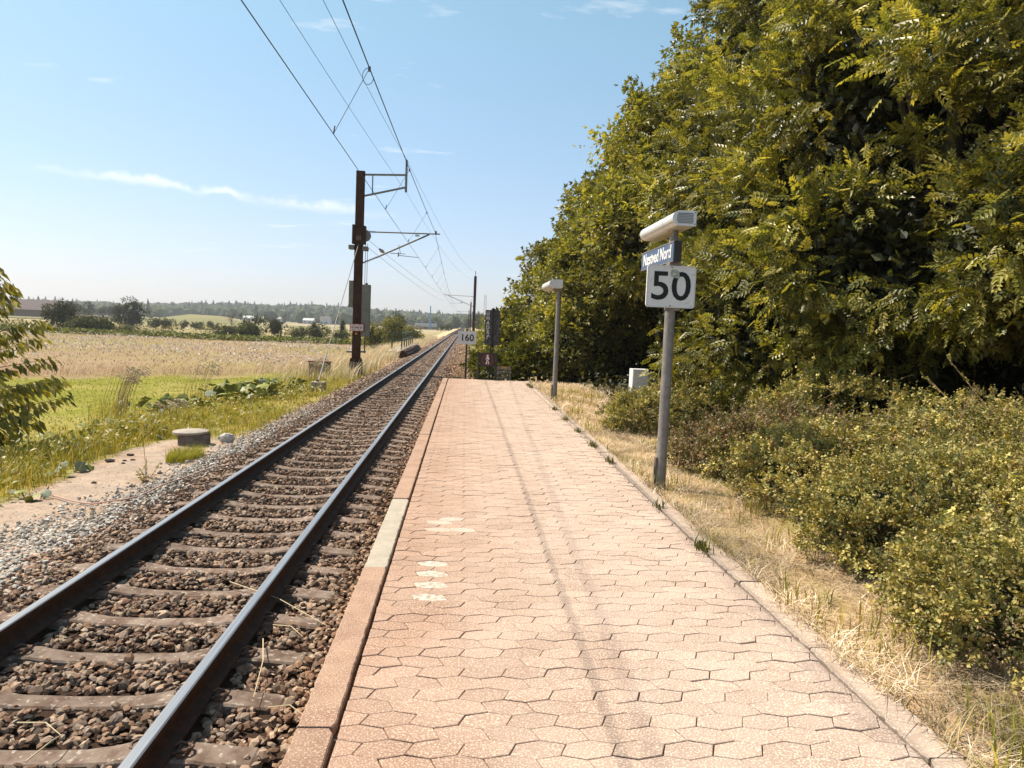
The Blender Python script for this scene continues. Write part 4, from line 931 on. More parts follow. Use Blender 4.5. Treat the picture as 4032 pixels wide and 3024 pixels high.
tree('ash_tree', 'farthest ash tree of the row, against the pale sky', 'tree', (7.0, 35), [(7.0, 35, 4.2, 3.0, 3.2, 3.6), (5.6, 35, 4.0, 1.4, 1.6, 1.4), (6.8, 35.5, 7.0, 1.8, 2.2, 1.4)], 100, 70, T_5, F_5, .38, .78, ASH, group=TG, trunk_r=.2, inner=4000)
tree('elder_bush', 'rounded elder bush overhanging the far right corner of the platform', 'bush', (4.6, 27.2), [(4.7, 27.0, 2.0, 2.0, 2.2, 2.2), (3.7, 26, 1.2, 1.2, 1.3, 1.2), (4.3, 27.2, 3.9, 1.1, 1.2, .9)], 150, 48, T_5, F_5, .25, .4, ASH, trunk_r=.08, inner=3000)
tree('elder_bush', 'tall elder bush behind the graffiti signboard', 'bush', (4.5, 33.5), [(4.6, 33.5, 2.3, 2.2, 2.6, 2.5), (3.1, 31.5, .9, 1.2, 1.5, 1.3), (4.0, 33.8, 4.4, 1.1, 1.2, .9)], 150, 44, T_5, F_5, .28, .44, ASH, trunk_r=.08, inner=3000)
tree('bramble_bush', 'low sunny bramble growing just past the platform end under the 160 board', 'bush', (1.5, 25.6), [(1.6, 25.7, -.1, .95, .9, .62), (.85, 26.6, -.2, .6, .8, .55), (2.4, 25.4, .2, .8, .8, .8)], 80, 30, T_5, F_5, .26, .3, [(.15, .15, .025), (.20, .185, .03), (.10, .105, .02)], trunk_r=0, inner=300, innersize=.3, zmin=-.7, m=M_leafs)
tree('bramble_bush', 'small bramble between the ballast and the far signboard', 'bush', (2.2, 38), [(2.4, 38, .6, 1.3, 2.5, 1.2), (2.6, 46, .8, 1.4, 3, 1.6)], 80, 26, T_5, F_5, .36, .5, ASH, trunk_r=0, inner=300, zmin=-.6)
tree('ash_tree', 'slim young tree showing above the signboard beside the far mast', 'tree', (2.1, 30.5), [(2.0, 30.5, 1.6, .6, .6, 1.0), (1.5, 30.5, 2.2, .5, .4, .35)], 30, 20, T_5, F_5, .3, .3, ASH, trunk_r=.03, inner=60, limbs=6)
BG = 'added backing trees that darken the gaps in the platform row'  # back row added to block light through the gaps, leaves coloured dark
for (x_, y_, h_, lb) in ((14.5, 9, 11, 'added dark backing tree at the right edge behind the big ash'), (12.5, 15, 10.5, 'added dark backing tree behind the ash that backs the 50 sign'), (12, 21, 10, 'added dark backing tree deep in the hollow behind the plain lamp post'), (12, 28.5, 10, 'added dark backing tree behind the tall ash beyond the hollow'), (11.5, 37, 9, 'added dark backing tree behind the farthest ash of the row')):
    tree('backing_tree', lb, 'tree', (x_, y_), [(x_, y_, h_*.5, 3.6, 4.2, h_*.5), (x_-1.5, y_-1, 1.4, 3.0, 3.6, 1.9), (x_-1, y_+2.5, 1.4, 3.0, 3.0, 2.0)], 110, 24, T_5, F_5, .7, 1.0, DARK, group=BG, trunk_r=.2, inner=2600, innersize=.6, limbs=5)
# low shrubs between verge and trees
SHR = [(.33, .285, .085), (.40, .335, .10), (.25, .235, .075), (.45, .365, .11), (.37, .28, .085), (.16, .16, .055)]
def shrub(label, ells, nc, per, size=.12, clump=.14, cols=SHR, w=None, inner=900, twigs=26, name='shrub', isz=.05, twl=.45):
    e0 = ells[0]; base = (e0[0], e0[1])
    R = tree(name, label, 'shrub', base, ells, nc, per, T_SPR, F_SPR, size, clump, cols, w, group='low shrubs beside the platform verge', trunk_r=0, inner=inner*2, innersize=isz, zmin=.03, face=(-.6, -.6, .7), back=.4, droop=0.0, m=M_leafs, updir=1.0)
    b = np.array(R.location); tm = MB(); C, Nn = crown_points(ells, twigs, (-.4, -.5, .8), .3)
    lv = []; la = []
    for c_, n_ in zip(C, Nn):                                              # bare stems inside, arching shoots outside
        root = np.array([e0[0]+(c_[0]-e0[0])*.55, e0[1]+(c_[1]-e0[1])*.55, 0]); tip = c_+norm(n_+np.array([0, 0, .8])+rng.normal(0, .5, 3))*twl*rng.uniform(.2, 1)
        mid = (root+tip)/2+np.array([0, 0, .08]); tm.tube([root-b, mid-b, tip-b], [.007, .005, .0022], 5)
        for t in np.linspace(.55, 1, 7): lv.append(mid+(tip-mid)*t); la.append(tip-mid)
    tag(tm.build('twigs', M_twig, R), kind='stuff')
    lv = np.array(lv); la = norm(np.array(la)+rng.normal(0, .6, (len(lv), 3))); n = len(lv)
    V = instances(T_SPR, lv, frames(la, norm(rng.normal(0, .4, (n, 3))+np.array([0, 0, 1.]))), size*.8*rng.uniform(.5, 1, n))
    np_obj('shoot_leaves', V-b, inst_faces(F_SPR, n, len(T_SPR)), M_leafs, R, col=np.repeat(pal(cols, n), len(T_SPR), 0))
    return R
shrub('broad green shrub at the lower right corner nearest the camera', [(3.75, 3.75, .22, 1.25, .95, .44), (3.05, 3.55, .20, .55, .5, .34), (4.6, 3.3, .28, 1.3, 1.0, .46), (4.4, 4.5, .24, 1.1, .8, .42)], 430, 26, .085, .12, inner=2200, twigs=60, twl=.35)
shrub('wide shrub with a gap under its leaves halfway along the verge', [(3.75, 5.35, .27, 1.05, .8, .42), (3.1, 5.3, .26, .5, .55, .28), (4.9, 5.2, .34, 1.3, 1.1, .48), (4.6, 6.1, .28, 1.2, .8, .45)], 400, 26, .09, .13, inner=2000, twigs=60, twl=.4)
shrub('shrub with browning tips behind the gap, below the trees', [(4.2, 7.1, .28, 1.25, 1.0, .45), (5.6, 7.2, .38, 1.5, 1.2, .52), (3.3, 7.0, .22, .5, .6, .34), (3.9, 8.1, .2, 1.0, .7, .42)], 370, 24, .10, .14, inner=1900, twigs=70, twl=.45, cols=SHR+[(.27, .18, .075)])
shrub('loose shrub with long arching shoots at the right edge', [(6.4, 5.6, .36, 1.5, 1.4, .55), (7.4, 7.6, .45, 1.6, 1.5, .62), (6.2, 8.6, .4, 1.2, 1.0, .55)], 260, 24, .115, .17, inner=1600, twigs=60, twl=.6)
shrub('half-dead brown shrub just right of the 50 sign pole', [(3.3, 8.75, .18, .75, .6, .36), (4.3, 9.2, .26, .9, .7, .42)], 170, 24, .10, .13, cols=[(.24, .15, .075), (.19, .17, .06), (.29, .18, .10), (.16, .15, .055)], inner=800, twigs=110, twl=.3)
shrub('low dense bush on the verge between the two lamp posts', [(3.0, 12.1, .22, .62, .55, .36), (3.35, 12.5, .24, .5, .5, .36)], 130, 26, .095, .11, inner=700, twigs=26, twl=.15)
shrub('dark shrub under the trees beyond the low dense bush', [(4.6, 14.5, .3, 1.0, 1.0, .5), (5.6, 10.2, .4, 1.4, 1.2, .6)], 130, 20, .15, .2, inner=900, twigs=20)

# ------------------------------------------------------------------ grasses
def blades(P, h, w, lean, cols, leanx=0.0, flat=0.0, plume=False, wts=None):
    """P (n,3); h heights; curved tapering blades of two segments"""
    n = len(P); yaw = rng.uniform(0, 2*pi, n); d = np.stack([np.cos(yaw), np.sin(yaw), np.zeros(n)], -1)
    l = lean*rng.uniform(.2, 1.2, n)[:, None]; dirv = d*l+np.array([leanx, 0, 0])
    side = np.stack([-np.sin(yaw+rng.normal(0, .6, n)), np.cos(yaw), np.zeros(n)], -1); side = norm(side)*(w*rng.uniform(.6, 1.3, n))[:, None]/2
    hz = h[:, None]; up = np.array([0, 0, 1.])*(1-flat)
    m = P+up*hz*.55+dirv*hz*.25; t = P+up*hz*.95+dirv*hz
    V = np.stack([P-side, P+side, m+side*.8, m-side*.8, t+side*.12, t-side*.12], 1).reshape(-1, 3)
    b = np.arange(n)*6; Fq = np.concatenate([np.stack([b, b+1, b+2, b+3], -1), np.stack([b+3, b+2, b+4, b+5], -1)])
    cl = np.repeat(pal(cols, n, wts), 6, 0); return V, Fq, cl
def tone_by(B, P, s=.42, lo=.55, hi=1.12):
    """older and fresher patches of cut straw"""
    t = np.repeat(lo+(hi-lo)*sstep(.35, .62, fbm(P[:, 0], P[:, 1], s, 36)), 6)[:, None]; gr = np.repeat(sstep(.60, .68, fbm(P[:, 0], P[:, 1], .6, 37)), 6)[:, None]
    return B[0], B[1], B[2]*t*(1-gr*(1-np.array([.55, .62, .28])))
def grass_obj(name, label, parts, m):
    Vs, Fs, Cs, b = [], [], [], 0
    for V, Fq, c_ in parts: Vs.append(V); Fs.append(Fq+b); Cs.append(c_); b += len(V)
    o = np_obj(name, np.concatenate(Vs), np.concatenate(Fs), m, col=np.concatenate(Cs)); return tag(o, label, kind='stuff')
def pts(N, x0, x1, y0, y1, keep=None, ypow=1.0):
    xs = rng.uniform(x0, x1, N); ys = y0+(y1-y0)*rng.random(N)**ypow
    if keep is not None: k = rng.random(N) < keep(xs, ys); xs, ys = xs[k], ys[k]
    return np.stack([xs, ys, np.where((xs > 1.84) & (xs < 2.03) & (ys < 22.3), .004, gz(xs, ys)-.01)], -1)
GRN = [(.25, .235, .03), (.32, .28, .04), (.18, .18, .025), (.40, .31, .055), (.48, .35, .11)]
LAWN = [(.21, .205, .03), (.27, .245, .045), (.17, .17, .025), (.32, .27, .08)]
STR = [(.64, .49, .33), (.74, .59, .42), (.48, .34, .20), (.42, .32, .13), (.82, .70, .54)]
PINK = [(.52, .355, .25), (.60, .42, .31), (.42, .29, .18), (.68, .52, .38)]
vk = lambda x_, y_: (1-path_mask(x_, y_))*sstep(-4.35, -4.75, x_+(fbm(x_, y_, 1.3, 61)-.5)*.5)*sstep(-9.5, -7.0, x_)*(.35+.65*sstep(.35, .6, fbm(x_, y_, .7, 81)))
p1 = pts(30000, -9.5, -4.4, 8, 20, vk, 1.15); p2 = pts(17000, -9.0, -4.5, 20, 42, vk)
tuft = pts(4200, -5.4, -4.4, 12.6, 14.2, lambda a, b: (((a+4.88)/.36)**2+((b-13.35)/.6)**2 < .4+.6*fbm(a, b, .2, 15)))
grass_obj('verge_grass', 'yellow-green rough grass on the bank left of the track', [blades(p1, rng.uniform(.06, .32, len(p1))*(1+.6*sstep(-5.6, -7, p1[:, 0])), .011, .75, GRN), blades(p2, rng.uniform(.06, .24, len(p2)), .018, .8, GRN), blades(tuft, rng.uniform(.08, .26, len(tuft)), .008, .7, [(.30, .28, .03), (.36, .32, .045), (.24, .23, .028)], leanx=.3)], M_grass)
lk = lambda x_, y_: lawn_mask(x_, y_)
p3 = pts(16000, -26, -6.5, 15, 40, lk)
grass_obj('lawn_grass', 'short bright green mown grass strip beyond the bank', [blades(p3, rng.uniform(.03, .08, len(p3)), .03, 1.2, LAWN)], M_grass)
mk = lambda x_, y_: (1-1.0*((np.abs(x_+7.0) < .85) & (y_ > 33.6) & (y_ < 38)))*sstep(-.6, 1.0, y_-(37.5+.42*(x_+15.5)))*sstep(108, 104, y_+.25*(x_+35))
p4 = pts(22000, -40, -6.5, 30, 48, lambda a, b: mk(a, b)*np.exp(-np.clip(b-(38+.42*(a+15.5)), 0, 99)/3.0))
p5 = pts(15000, -75, -7, 40, 108, mk)
fk = pts(12000, -75, -8, 44, 106, lambda a, b: mk(a, b)*sstep(.48, .62, fbm(a, b, 7, 91)))
fl = fk.copy(); fl[:, 2] += rng.uniform(.2, .4, len(fl)); nfl = len(fl)
FLV = instances(T_ONE, fl, frames(rand_dirs(nfl), norm(rng.normal(0, .5, (nfl, 3))+np.array([0, 0, 1.]))), rng.uniform(.12, .30, nfl))
grass_obj('meadow_grass', 'tall dry pinkish meadow grass across the field', [blades(p4, rng.uniform(.25, .7, len(p4)), .022, .4, PINK, leanx=.6), blades(p5, rng.uniform(.05, .18, len(p5)), .06, 1.2, [(.29, .205, .135), (.35, .25, .17), (.23, .18, .08), (.40, .30, .22)], leanx=.4)], M_straw)
grass_obj('meadow_flowers', 'pale seed heads and flowers scattered over the meadow', [(FLV, inst_faces(F_ONE, nfl, 4), np.repeat(pal([(.52, .45, .40), (.62, .54, .49), (.42, .34, .28)], nfl), 4, 0))], M_straw)
cabk = lambda x_, y_: 1-1.0*((np.abs(x_+7.0) < .85) & (y_ > 33.6) & (y_ < 38))
tk = lambda x_, y_: cabk(x_, y_)*sstep(-4.4, -4.9, x_)*sstep(-9.5, -6.5, x_+(fbm(x_, y_, 5, 93)-.5)*3)*sstep(31, 38, y_+(fbm(x_, y_, 3, 94)-.5)*8)
p6 = pts(16000, -10, -4.3, 30, 130, tk, 1.3)
p7 = pts(2500, 1.9, 4.5, 45, 200, None, 1.0)
grass_obj('trackside_grass', 'pale feathery dry grass along the left side of the far track', [blades(p6, rng.uniform(.35, .95, len(p6)), .035, .3, [(.62, .50, .34), (.54, .42, .27), (.46, .38, .18), (.70, .60, .44)], leanx=.3), blades(p7, rng.uniform(.4, 1.0, len(p7)), .08, .3, STR, leanx=.1)], M_straw)
# right verge: mown straw lying about, and a few green tufts
rk = lambda x_, y_: sstep(1.92, 2.02, x_+(fbm(x_, y_, .5, 44)-.5)*.16)*sstep(3.6+.9*sstep(9, 14, y_), 2.9+.6*sstep(9, 14, y_), x_)
p8 = pts(44000, 1.86, 3.7, 2.3, 12, lambda a, b: rk(a, b)*(.35+.65*sstep(.36, .5, fbm(a, b, .3, 38))), 1.3); p9 = pts(11000, 1.86, 4.6, 12, 24, rk)
p10 = pts(8000, 1.98, 3.4, 2.3, 20, lambda a, b: rk(a, b)*(fbm(a, b, .45, 95) > .57))
grass_obj('dry_verge_grass', 'dry straw-coloured cut grass between kerb and shrubs', [tone_by(blades(p8, rng.uniform(.06, .30, len(p8))*(.55+.9*fbm(p8[:, 0], p8[:, 1], .35, 33)), .005, 1.0, STR, flat=.66), p8), blades(p9, rng.uniform(.08, .26, len(p9)), .012, .9, STR, flat=.6), blades(p10, rng.uniform(.06, .22, len(p10)), .009, .6, GRN)], M_straw)
# weeds growing in the kerb joint
kw = []
for yy, nn in ((5.35, 60), (6.6, 22), (8.9, 40), (10.1, 50), (11.5, 40), (13.0, 40), (14.6, 50), (19.9, 90), (20.6, 60)):
    q = np.stack([1.84+rng.normal(0, .03, nn), yy+rng.normal(0, .07, nn), np.full(nn, 0.0)], -1); kw.append(blades(q, rng.uniform(.03, .10, nn), .012, 1.1, [(.09, .10, .025), (.16, .14, .035)]))
grass_obj('kerb_weeds', 'small weeds sprouting along the joint between pavers and kerb', kw, M_grass)
# stray straws on the ballast
for i, (u, v, u2, v2, lb) in enumerate(((905, 2290, 1290, 2465, 'long dry straw lying beside the right rail'), (1036, 2515, 998, 2745, 'pale bent straw on the ballast below the platform edge'), (68, 2845, 240, 2895, 'thin straw on the ballast at the lower left'), (100, 3000, 248, 2890, 'long stalk leaning over the nearest sleeper'), (1075, 2460, 1190, 2505, 'short woody stalk near the platform edge slab'), (1055, 2785, 1190, 2812, 'thin straw touching the platform edge'))):
    a_ = ground_at(min(u, u2+0) if False else u, v, -.70); b_ = ground_at(u2, v2, -.70); b_[0] = min(b_[0], -.64); m_ = (a_+b_)/2+np.array([.02, .03, .02])
    o = MB().tube([a_, m_, b_], [.004, .0035, .002], 5).build('straw', mat('straw%d' % i, (.55, .45, .28), rough=.7)); tag(o, lb, 'straw', 'straws on the ballast')

nu = 9000; xu = rng.uniform(3.2, 10.5, nu); yu = rng.uniform(8.5, 42, nu); kk = xu > 3.3+.5*fbm(xu, yu, 2, 99); xu, yu = xu[kk], yu[kk]; nu = len(xu)
o = np_obj('undergrowth', instances(T_ONE, np.stack([xu, yu, gz(xu, yu)+rng.random(nu)**2*.45], -1), frames(rand_dirs(nu), norm(rng.normal(0, .5, (nu, 3))+np.array([0, 0, 1.]))), rng.uniform(.07, .2, nu)), inst_faces(F_ONE, nu, 4), M_leafs, col=np.repeat(pal(DARK+[(.10, .09, .03)], nu), 4, 0)); tag(o, 'dark leafy undergrowth on the ground beneath the trees', kind='stuff')
pl1 = pts(5000, -6.4, -4.3, 7.5, 16.5, lambda a, b: path_mask(a, b)*.8); pl1[:, 2] += .012
V_, F_, C_ = blades(pl1, rng.uniform(.03, .14, len(pl1)), .006, 1.0, [(.46, .36, .26), (.24, .16, .11), (.12, .08, .06), (.56, .45, .33)], flat=.93)
o = np_obj('path_litter', V_, F_, M_straw, col=C_); tag(o, 'dead stalks and bark bits strewn on the sandy path', kind='stuff')
# ------------------------------------------------------------------ plants on the left bank
def big_leaf_mesh(seed):
    q = np.random.default_rng(seed); n = 14; V = [(0, 0, 0)]; rim = []
    for ring, (rr, zz) in enumerate(((.5, .05), (1.0, -.04))):
        for k in range(n):
            a = 2*pi*(k+.5)/n; notch = .35+.65*min(1, abs(((a+pi) % (2*pi))-pi)/.55); r = rr*notch*(1+.10*q.normal()*ring)
            V.append((r*cos(a)*.95-.0, r*sin(a), zz*1.6+.07*sin(3*a+seed)*ring+.05*q.normal()*ring))
    Fq = [(0, 1+k, 1+(k+1) % n) for k in range(n)]+[(1+k, 1+n+k, 1+n+(k+1) % n, 1+(k+1) % n) for k in range(n)]
    me = bpy.data.meshes.new('leaf'); me.from_pydata(V, [], Fq); me.update(); me.polygons.foreach_set('use_smooth', np.ones(len(Fq), bool)); return me
BL = []
for s_ in range(4):
    me = big_leaf_mesh(s_); me.materials.append(M_bigleaf); BL.append(me)
BLP = big_leaf_mesh(9); BLP.materials.append(M_bigleafp)
def butterbur(x_, y_, n, spread, hmax, size, label, palef=.12):
    z_ = float(gz(x_, y_)); R = empty('butterbur', (x_, y_, z_), label, 'plant', 'large-leaved plants on the left bank'); st = MB()
    for i in range(n):
        a = rng.uniform(0, 2*pi); r = spread*rng.random()**.6; h = hmax*rng.uniform(.35, 1)*(1-.35*r/spread)
        lx, ly = r*cos(a), r*sin(a); o = bpy.data.objects.new('leaf', BLP if rng.random() < palef else BL[rng.integers(0, 4)]); link(o, R)
        o.location = (lx, ly, h); o.scale = (size*rng.uniform(.6, 1.2),)*3; o.rotation_euler = (rng.normal(0, .6), rng.normal(0, .6), rng.uniform(0, 2*pi))
        st.tube([(lx*.4, ly*.4, -.05), (lx*.8, ly*.8, h*.6), (lx, ly, h)], .008, 5)
    tag(st.build('stalks', M_bigleaf, R), kind='stuff')
butterbur(-8.6, 15.4, 30, 1.2, .36, .14, 'dark large-leaved plants under the overhanging branch at the left edge', .15)
butterbur(-6.9, 16.3, 18, .9, .24, .13, 'flopped large leaves behind the sandy path', .3)
butterbur(-8.1, 18.4, 16, 1.0, .26, .13, 'large leaves at the foot of the tall grass clump', .25)
butterbur(-6.2, 11.9, 9, .45, .16, .09, 'few small grey leaves at the grass edge of the path', .5)
butterbur(-8.4, 22.2, 40, 1.4, .42, .16, 'lush large-leaved patch in front of the lawn, left part', .08)
butterbur(-7.1, 23.8, 60, 1.3, .72, .19, 'lush large-leaved patch in front of the lawn, middle part', .08)
butterbur(-6.4, 26.6, 44, 1.2, .5, .17, 'large-leaved patch around the guy wire block', .25)
butterbur(-7.4, 29.5, 30, 1.5, .34, .17, 'farthest large-leaved patch near the cabinet in dry grass', .2)
butterbur(-5.75, 10.2, 9, .4, .12, .07, 'small pale leaves in the yellow grass at the left margin', .6)
# broad-leaved weeds mixed into the grass of the bank
nw = 16000; xw = rng.uniform(-9.5, -4.8, nw); yw = rng.uniform(8, 28, nw); kk = rng.random(nw) < vk(xw, yw)*(.25+.75*sstep(.45, .6, fbm(xw, yw, 1.1, 97))); xw, yw = xw[kk], yw[kk]; nw = len(xw)
Pw = np.stack([xw, yw, gz(xw, yw)+rng.uniform(.05, .42, nw)], -1)
o = np_obj('bank_weeds', instances(T_ONE, Pw, frames(rand_dirs(nw), norm(rng.normal(0, .5, (nw, 3))+np.array([0, 0, 1.]))), rng.uniform(.04, .13, nw)), inst_faces(F_ONE, nw, 4), M_leafs, col=np.repeat(pal([(.30, .25, .04), (.22, .21, .035), (.38, .27, .06), (.40, .37, .26)], nw, [.35, .35, .18, .12]), 4, 0)); tag(o, 'yellowish broad-leaved weeds in the grass of the bank', kind='stuff')
# band of the same plants along the far edge of the meadow: one mass
nb_ = 5200; xb = rng.uniform(-78, -9, nb_); yb = 106-.25*(xb+35)+rng.normal(0, 1.6, nb_); Pb = np.stack([xb, yb, gz(xb, yb)+rng.uniform(.05, .7, nb_)], -1)
Vb = instances(T_ONE, Pb, frames(rand_dirs(nb_), norm(rng.normal(0, .5, (nb_, 3))+np.array([0, 0, 1.]))), rng.uniform(.3, .75, nb_))
o = np_obj('far_leaf_band', Vb, inst_faces(F_ONE, nb_, 4), M_leaff, col=np.repeat(pal([(.13, .14, .03), (.18, .18, .035), (.09, .10, .025), (.34, .32, .22)], nb_, [.4, .3, .22, .08]), 4, 0)); tag(o, 'green band of large leaves along the far edge of the meadow', kind='stuff')
def reed(x_, y_, n, h, label):
    z_ = float(gz(x_, y_)); R = empty('grass_clump', (x_, y_, z_), label, 'grass clump', 'tall grass clumps on the left bank')
    q = np.stack([rng.normal(0, .34, n), rng.normal(0, .3, n), np.zeros(n)], -1); V, Fq, c_ = blades(q, rng.uniform(.25, 1, n)*h*.75, .013, .45, [(.34, .28, .06), (.42, .33, .10), (.26, .24, .045)], leanx=.18); np_obj('blades', V, Fq, M_grass, R, col=c_)
    k = n//5; q = np.stack([rng.normal(.05, .2, k), rng.normal(0, .2, k), np.zeros(k)], -1); hh = rng.uniform(.85, 1.15, k)*h; st = MB(); P_ = []; A_ = []
    for a_, b_ in zip(q, hh):
        tip = a_+np.array([.22*b_, rng.normal(0, .06), b_]); st.tube([a_, a_*.6+tip*.4+np.array([-.05, 0, .1]), tip], .004, 4)
        for t in np.linspace(0, 1, 10): P_.append(tip+np.array([.20*t, 0, .05*t-.14*t*t])); A_.append((1, rng.normal(0, .3), .3-.8*t))
    st.build('stems', M_twig, R); P_ = np.array(P_); A_ = norm(np.array(A_)); m_ = len(P_)
    pl_ = np_obj('plumes', instances(T_ONE, P_, frames(A_, rand_dirs(m_)), np.full(m_, .075)), inst_faces(F_ONE, m_, 4), M_straw, R, col=np.repeat(pal([(.62, .52, .38), (.55, .44, .30)], m_), 4, 0)); tag(pl_, kind='stuff')
reed(-9.35, 20.6, 190, 1.25, 'tall feathery grass clump against the lawn left of the lush leaves'); reed(-8.7, 24.8, 90, 1.2, 'sparser feathery grass clump close to the lush large leaves'); reed(-6.3, 31, 120, .9, 'feathery grass clump in front of the mast foundation')
reed(-7.4, 19.0, 80, .55, 'short rusty grass clump behind the flopped large leaves')
WD = empty('path_weed', (-4.72, 11.35, -0.97), 'spindly upright weed growing at the edge of path and ballast', 'weed'); st = MB(); P_ = []
for i in range(5):
    tip = np.array([rng.normal(0, .08), rng.normal(0, .05), (.62, .36, .30, .26, .2)[i]]); st.tube([(0, 0, 0), tip*.5+np.array([.01, 0, 0]), tip], .004, 5)
    for t in np.linspace(.15, 1, 16): P_.append(tip*t)
st.build('stems', M_twig, WD); P_ = np.array(P_); m_ = len(P_); A_ = norm(rng.normal(size=(m_, 3))*np.array([1, 1, .3])); S_ = .06*(1.15-P_[:, 2]/.62)
np_obj('leaves', instances(T_ONE, P_+A_*S_[:, None]*.5, frames(A_, norm(rng.normal(0, .4, (m_, 3))+np.array([0, 0, 1.]))), S_), inst_faces(F_ONE, m_, 4), M_leafs, WD, col=np.repeat(pal(GRN, m_), 4, 0))
# overhanging young tree at the left edge
YT = empty('young_tree', (-9.92, 14.0, float(gz(-9.92, 14.0))), 'young tree with drooping long leaves reaching in from the left edge', 'tree'); b0 = np.array(YT.location); st = MB(); P_ = []; A_ = []
st.tube([(0, 0, -.1), (.22, .05, 1.1), (.3, 0, 3.9)], [.05, .036, .016], 8)
for (x0, z0, x1, z1, dy) in ((.18, 2.3, .9, 3.15, .1), (.18, 1.9, 1.05, 2.55, -.15), (.17, 1.6, 1.5, 2.05, .1), (.16, 1.4, 1.78, 1.80, -.1), (.16, 1.2, 1.45, 1.72, .25), (.14, 1.0, 1.8, 1.60, .0), (.12, .9, 1.55, 1.42, -.2), (.12, .85, 1.3, 1.22, .15), (.15, 1.7, 1.2, 2.3, .3), (.2, 2.0, .8, 2.8, -.3), (.14, 1.1, 1.1, 1.95, -.4), (.1, .8, .9, 1.05, .1), (.16, 1.3, 1.2, 1.75, .45), (.15, 1.0, 1.3, 1.55, -.45), (.15, 1.5, 1.35, 1.9, -.3), (.17, 1.8, 1.0, 2.4, .15), (.14, 1.2, 1.0, 1.45, .3), (.14, .95, 1.1, 1.3, -.3), (.18, 2.1, .95, 2.95, .2), (.2, 2.3, 1.05, 3.0, .05), (.2, 2.4, .95, 3.2, -.1), (.2, 2.2, 1.2, 2.75, -.05), (.2, 2.0, 1.3, 2.5, .2), (.2, 1.9, 1.35, 2.35, -.2)):
    a_ = np.array([x0, 0, z0])*1.49-np.array([0, 0, 1.0]); e_ = np.array([x1, dy*2, z1])*1.49-np.array([0, 0, 1.0]); m_ = (a_+e_)/2+np.array([0, 0, .12]); st.tube([a_, m_, e_], [.012, .008, .003], 5)
    for t in np.linspace(.15, 1, 46):
        p = a_*(1-t)**2+2*t*(1-t)*(m_)+e_*t*t
        for sg in (1, -1): P_.append(p+rng.normal(0, .045, 3)); A_.append(np.array([.8, sg*.7+rng.normal(0, .3), -.6-.4*rng.random()]))
P_ = np.array(P_); A_ = norm(np.array(A_)); m_ = len(P_); S_ = rng.uniform(.16, .28, m_)
TL = np.array(leaflet(1, .36, (0, 0, 0), 0, .1, .2)); np_obj('crown', instances(TL, P_, frames(A_, norm(rng.normal(0, .5, (m_, 3))+np.array([-.2, -.3, 1.]))), S_), inst_faces(F_ONE, m_, 4), M_leaf, YT, col=np.repeat(pal([(.22, .20, .03), (.28, .24, .035), (.14, .135, .022), (.34, .27, .045)], m_), 4, 0)); st.build('trunk', M_bark, YT)

# ------------------------------------------------------------------ middle distance: bushes, bridge, buildings
OLV = [(.075, .08, .025), (.10, .10, .03), (.055, .062, .02), (.13, .12, .035)]
DKF = [(.05, .05, .02), (.068, .066, .024), (.04, .042, .017)]
def far_bush(u0, u1, vt, vb, label, cols=OLV, n=26, name='bush', cat='bush', Y=None, group='bushes beyond the meadow', lobes=3, fine=2.2):
    um = (u0+u1)/2; du = (u1-u0)*.12; u0 -= du*rng.random(); u1 += du*rng.random()
    if Y is None: p = ground_at(um, vb, -2.0); Y = p[1]
    k = lambda u, v: (lambda d: d*(Y/d[1])+np.array([0, 0, CAMH]))(ray(u, v))
    a_, b_, t_ = k(u0, vb), k(u1, vb), k(um, vt); w_ = (b_[0]-a_[0])/2; zb = min(float(gz((a_[0]+b_[0])/2, Y)), a_[2]); h = (t_[2]-zb)
    x_ = (a_[0]+b_[0])/2; ells = [(x_, Y, zb+h*.48, w_*.95, w_*.85, h*.5)]
    for i in range(lobes): ells.append((x_+rng.uniform(-.5, .5)*w_, Y+rng.uniform(-.3, .1)*w_, zb+h*rng.uniform(.25, .62), w_*rng.uniform(.35, .55), w_*.5, h*rng.uniform(.25, .36)))
    R = empty(name, (x_, Y, zb), label, cat, group); s_ = max(w_, h*.5)
    C, Nn = [], []
    E_ = np.array(ells); nc = int(n*fine); per = 34
    ci = rng.integers(0, len(E_), nc); d = rand_dirs(nc); d[:, 1] = -np.abs(d[:, 1])*np.where(rng.random(nc) < .75, 1, -1); C = E_[ci, :3]+d*E_[ci, 3:6]*.95
    idx = np.repeat(np.arange(nc), per); off = norm(rng.normal(size=(nc*per, 3)))*rng.random((nc*per, 1))**.5*s_*.24; P = C[idx]+off; P[:, 2] = np.maximum(P[:, 2], zb+.05)
    m = len(P); q = E_[rng.integers(0, len(E_), 160)]; P = np.concatenate([P, q[:, :3]+rand_dirs(160)*q[:, 3:6]*.7]); m2 = len(P)
    S = np.concatenate([s_*rng.uniform(.07, .14, m)/fine**.2, np.full(160, s_*.3)])
    cl = np.concatenate([pal(cols, m)*np.repeat(rng.uniform(.75, 1.25, nc), per)[:, None], pal(DKF, 160)])
    np_obj('crown', instances(T_ONE, P, frames(rand_dirs(m2), norm(rng.normal(0, .6, (m2, 3))+np.array([-.4, -.2, 1.]))), S)-np.array([x_, Y, zb]), inst_faces(F_ONE, m2, 4), M_leaff, R, col=np.repeat(cl, 4, 0))
    MB().tube([(0, 0, -.1), (.05*h, 0, h*.4), (0, 0, h*.8)], [.05*h, .035*h, .01*h], 7).build('trunk', M_bark, R)
    return R
far_bush(174, 311, 1172, 1304, 'dark rounded tree beyond the meadow behind the left branch', DKF, 46, 'tree', 'tree')
far_bush(455, 579, 1170, 1285, 'upright oval tree standing alone beyond the meadow', DKF, 46, 'tree', 'tree')
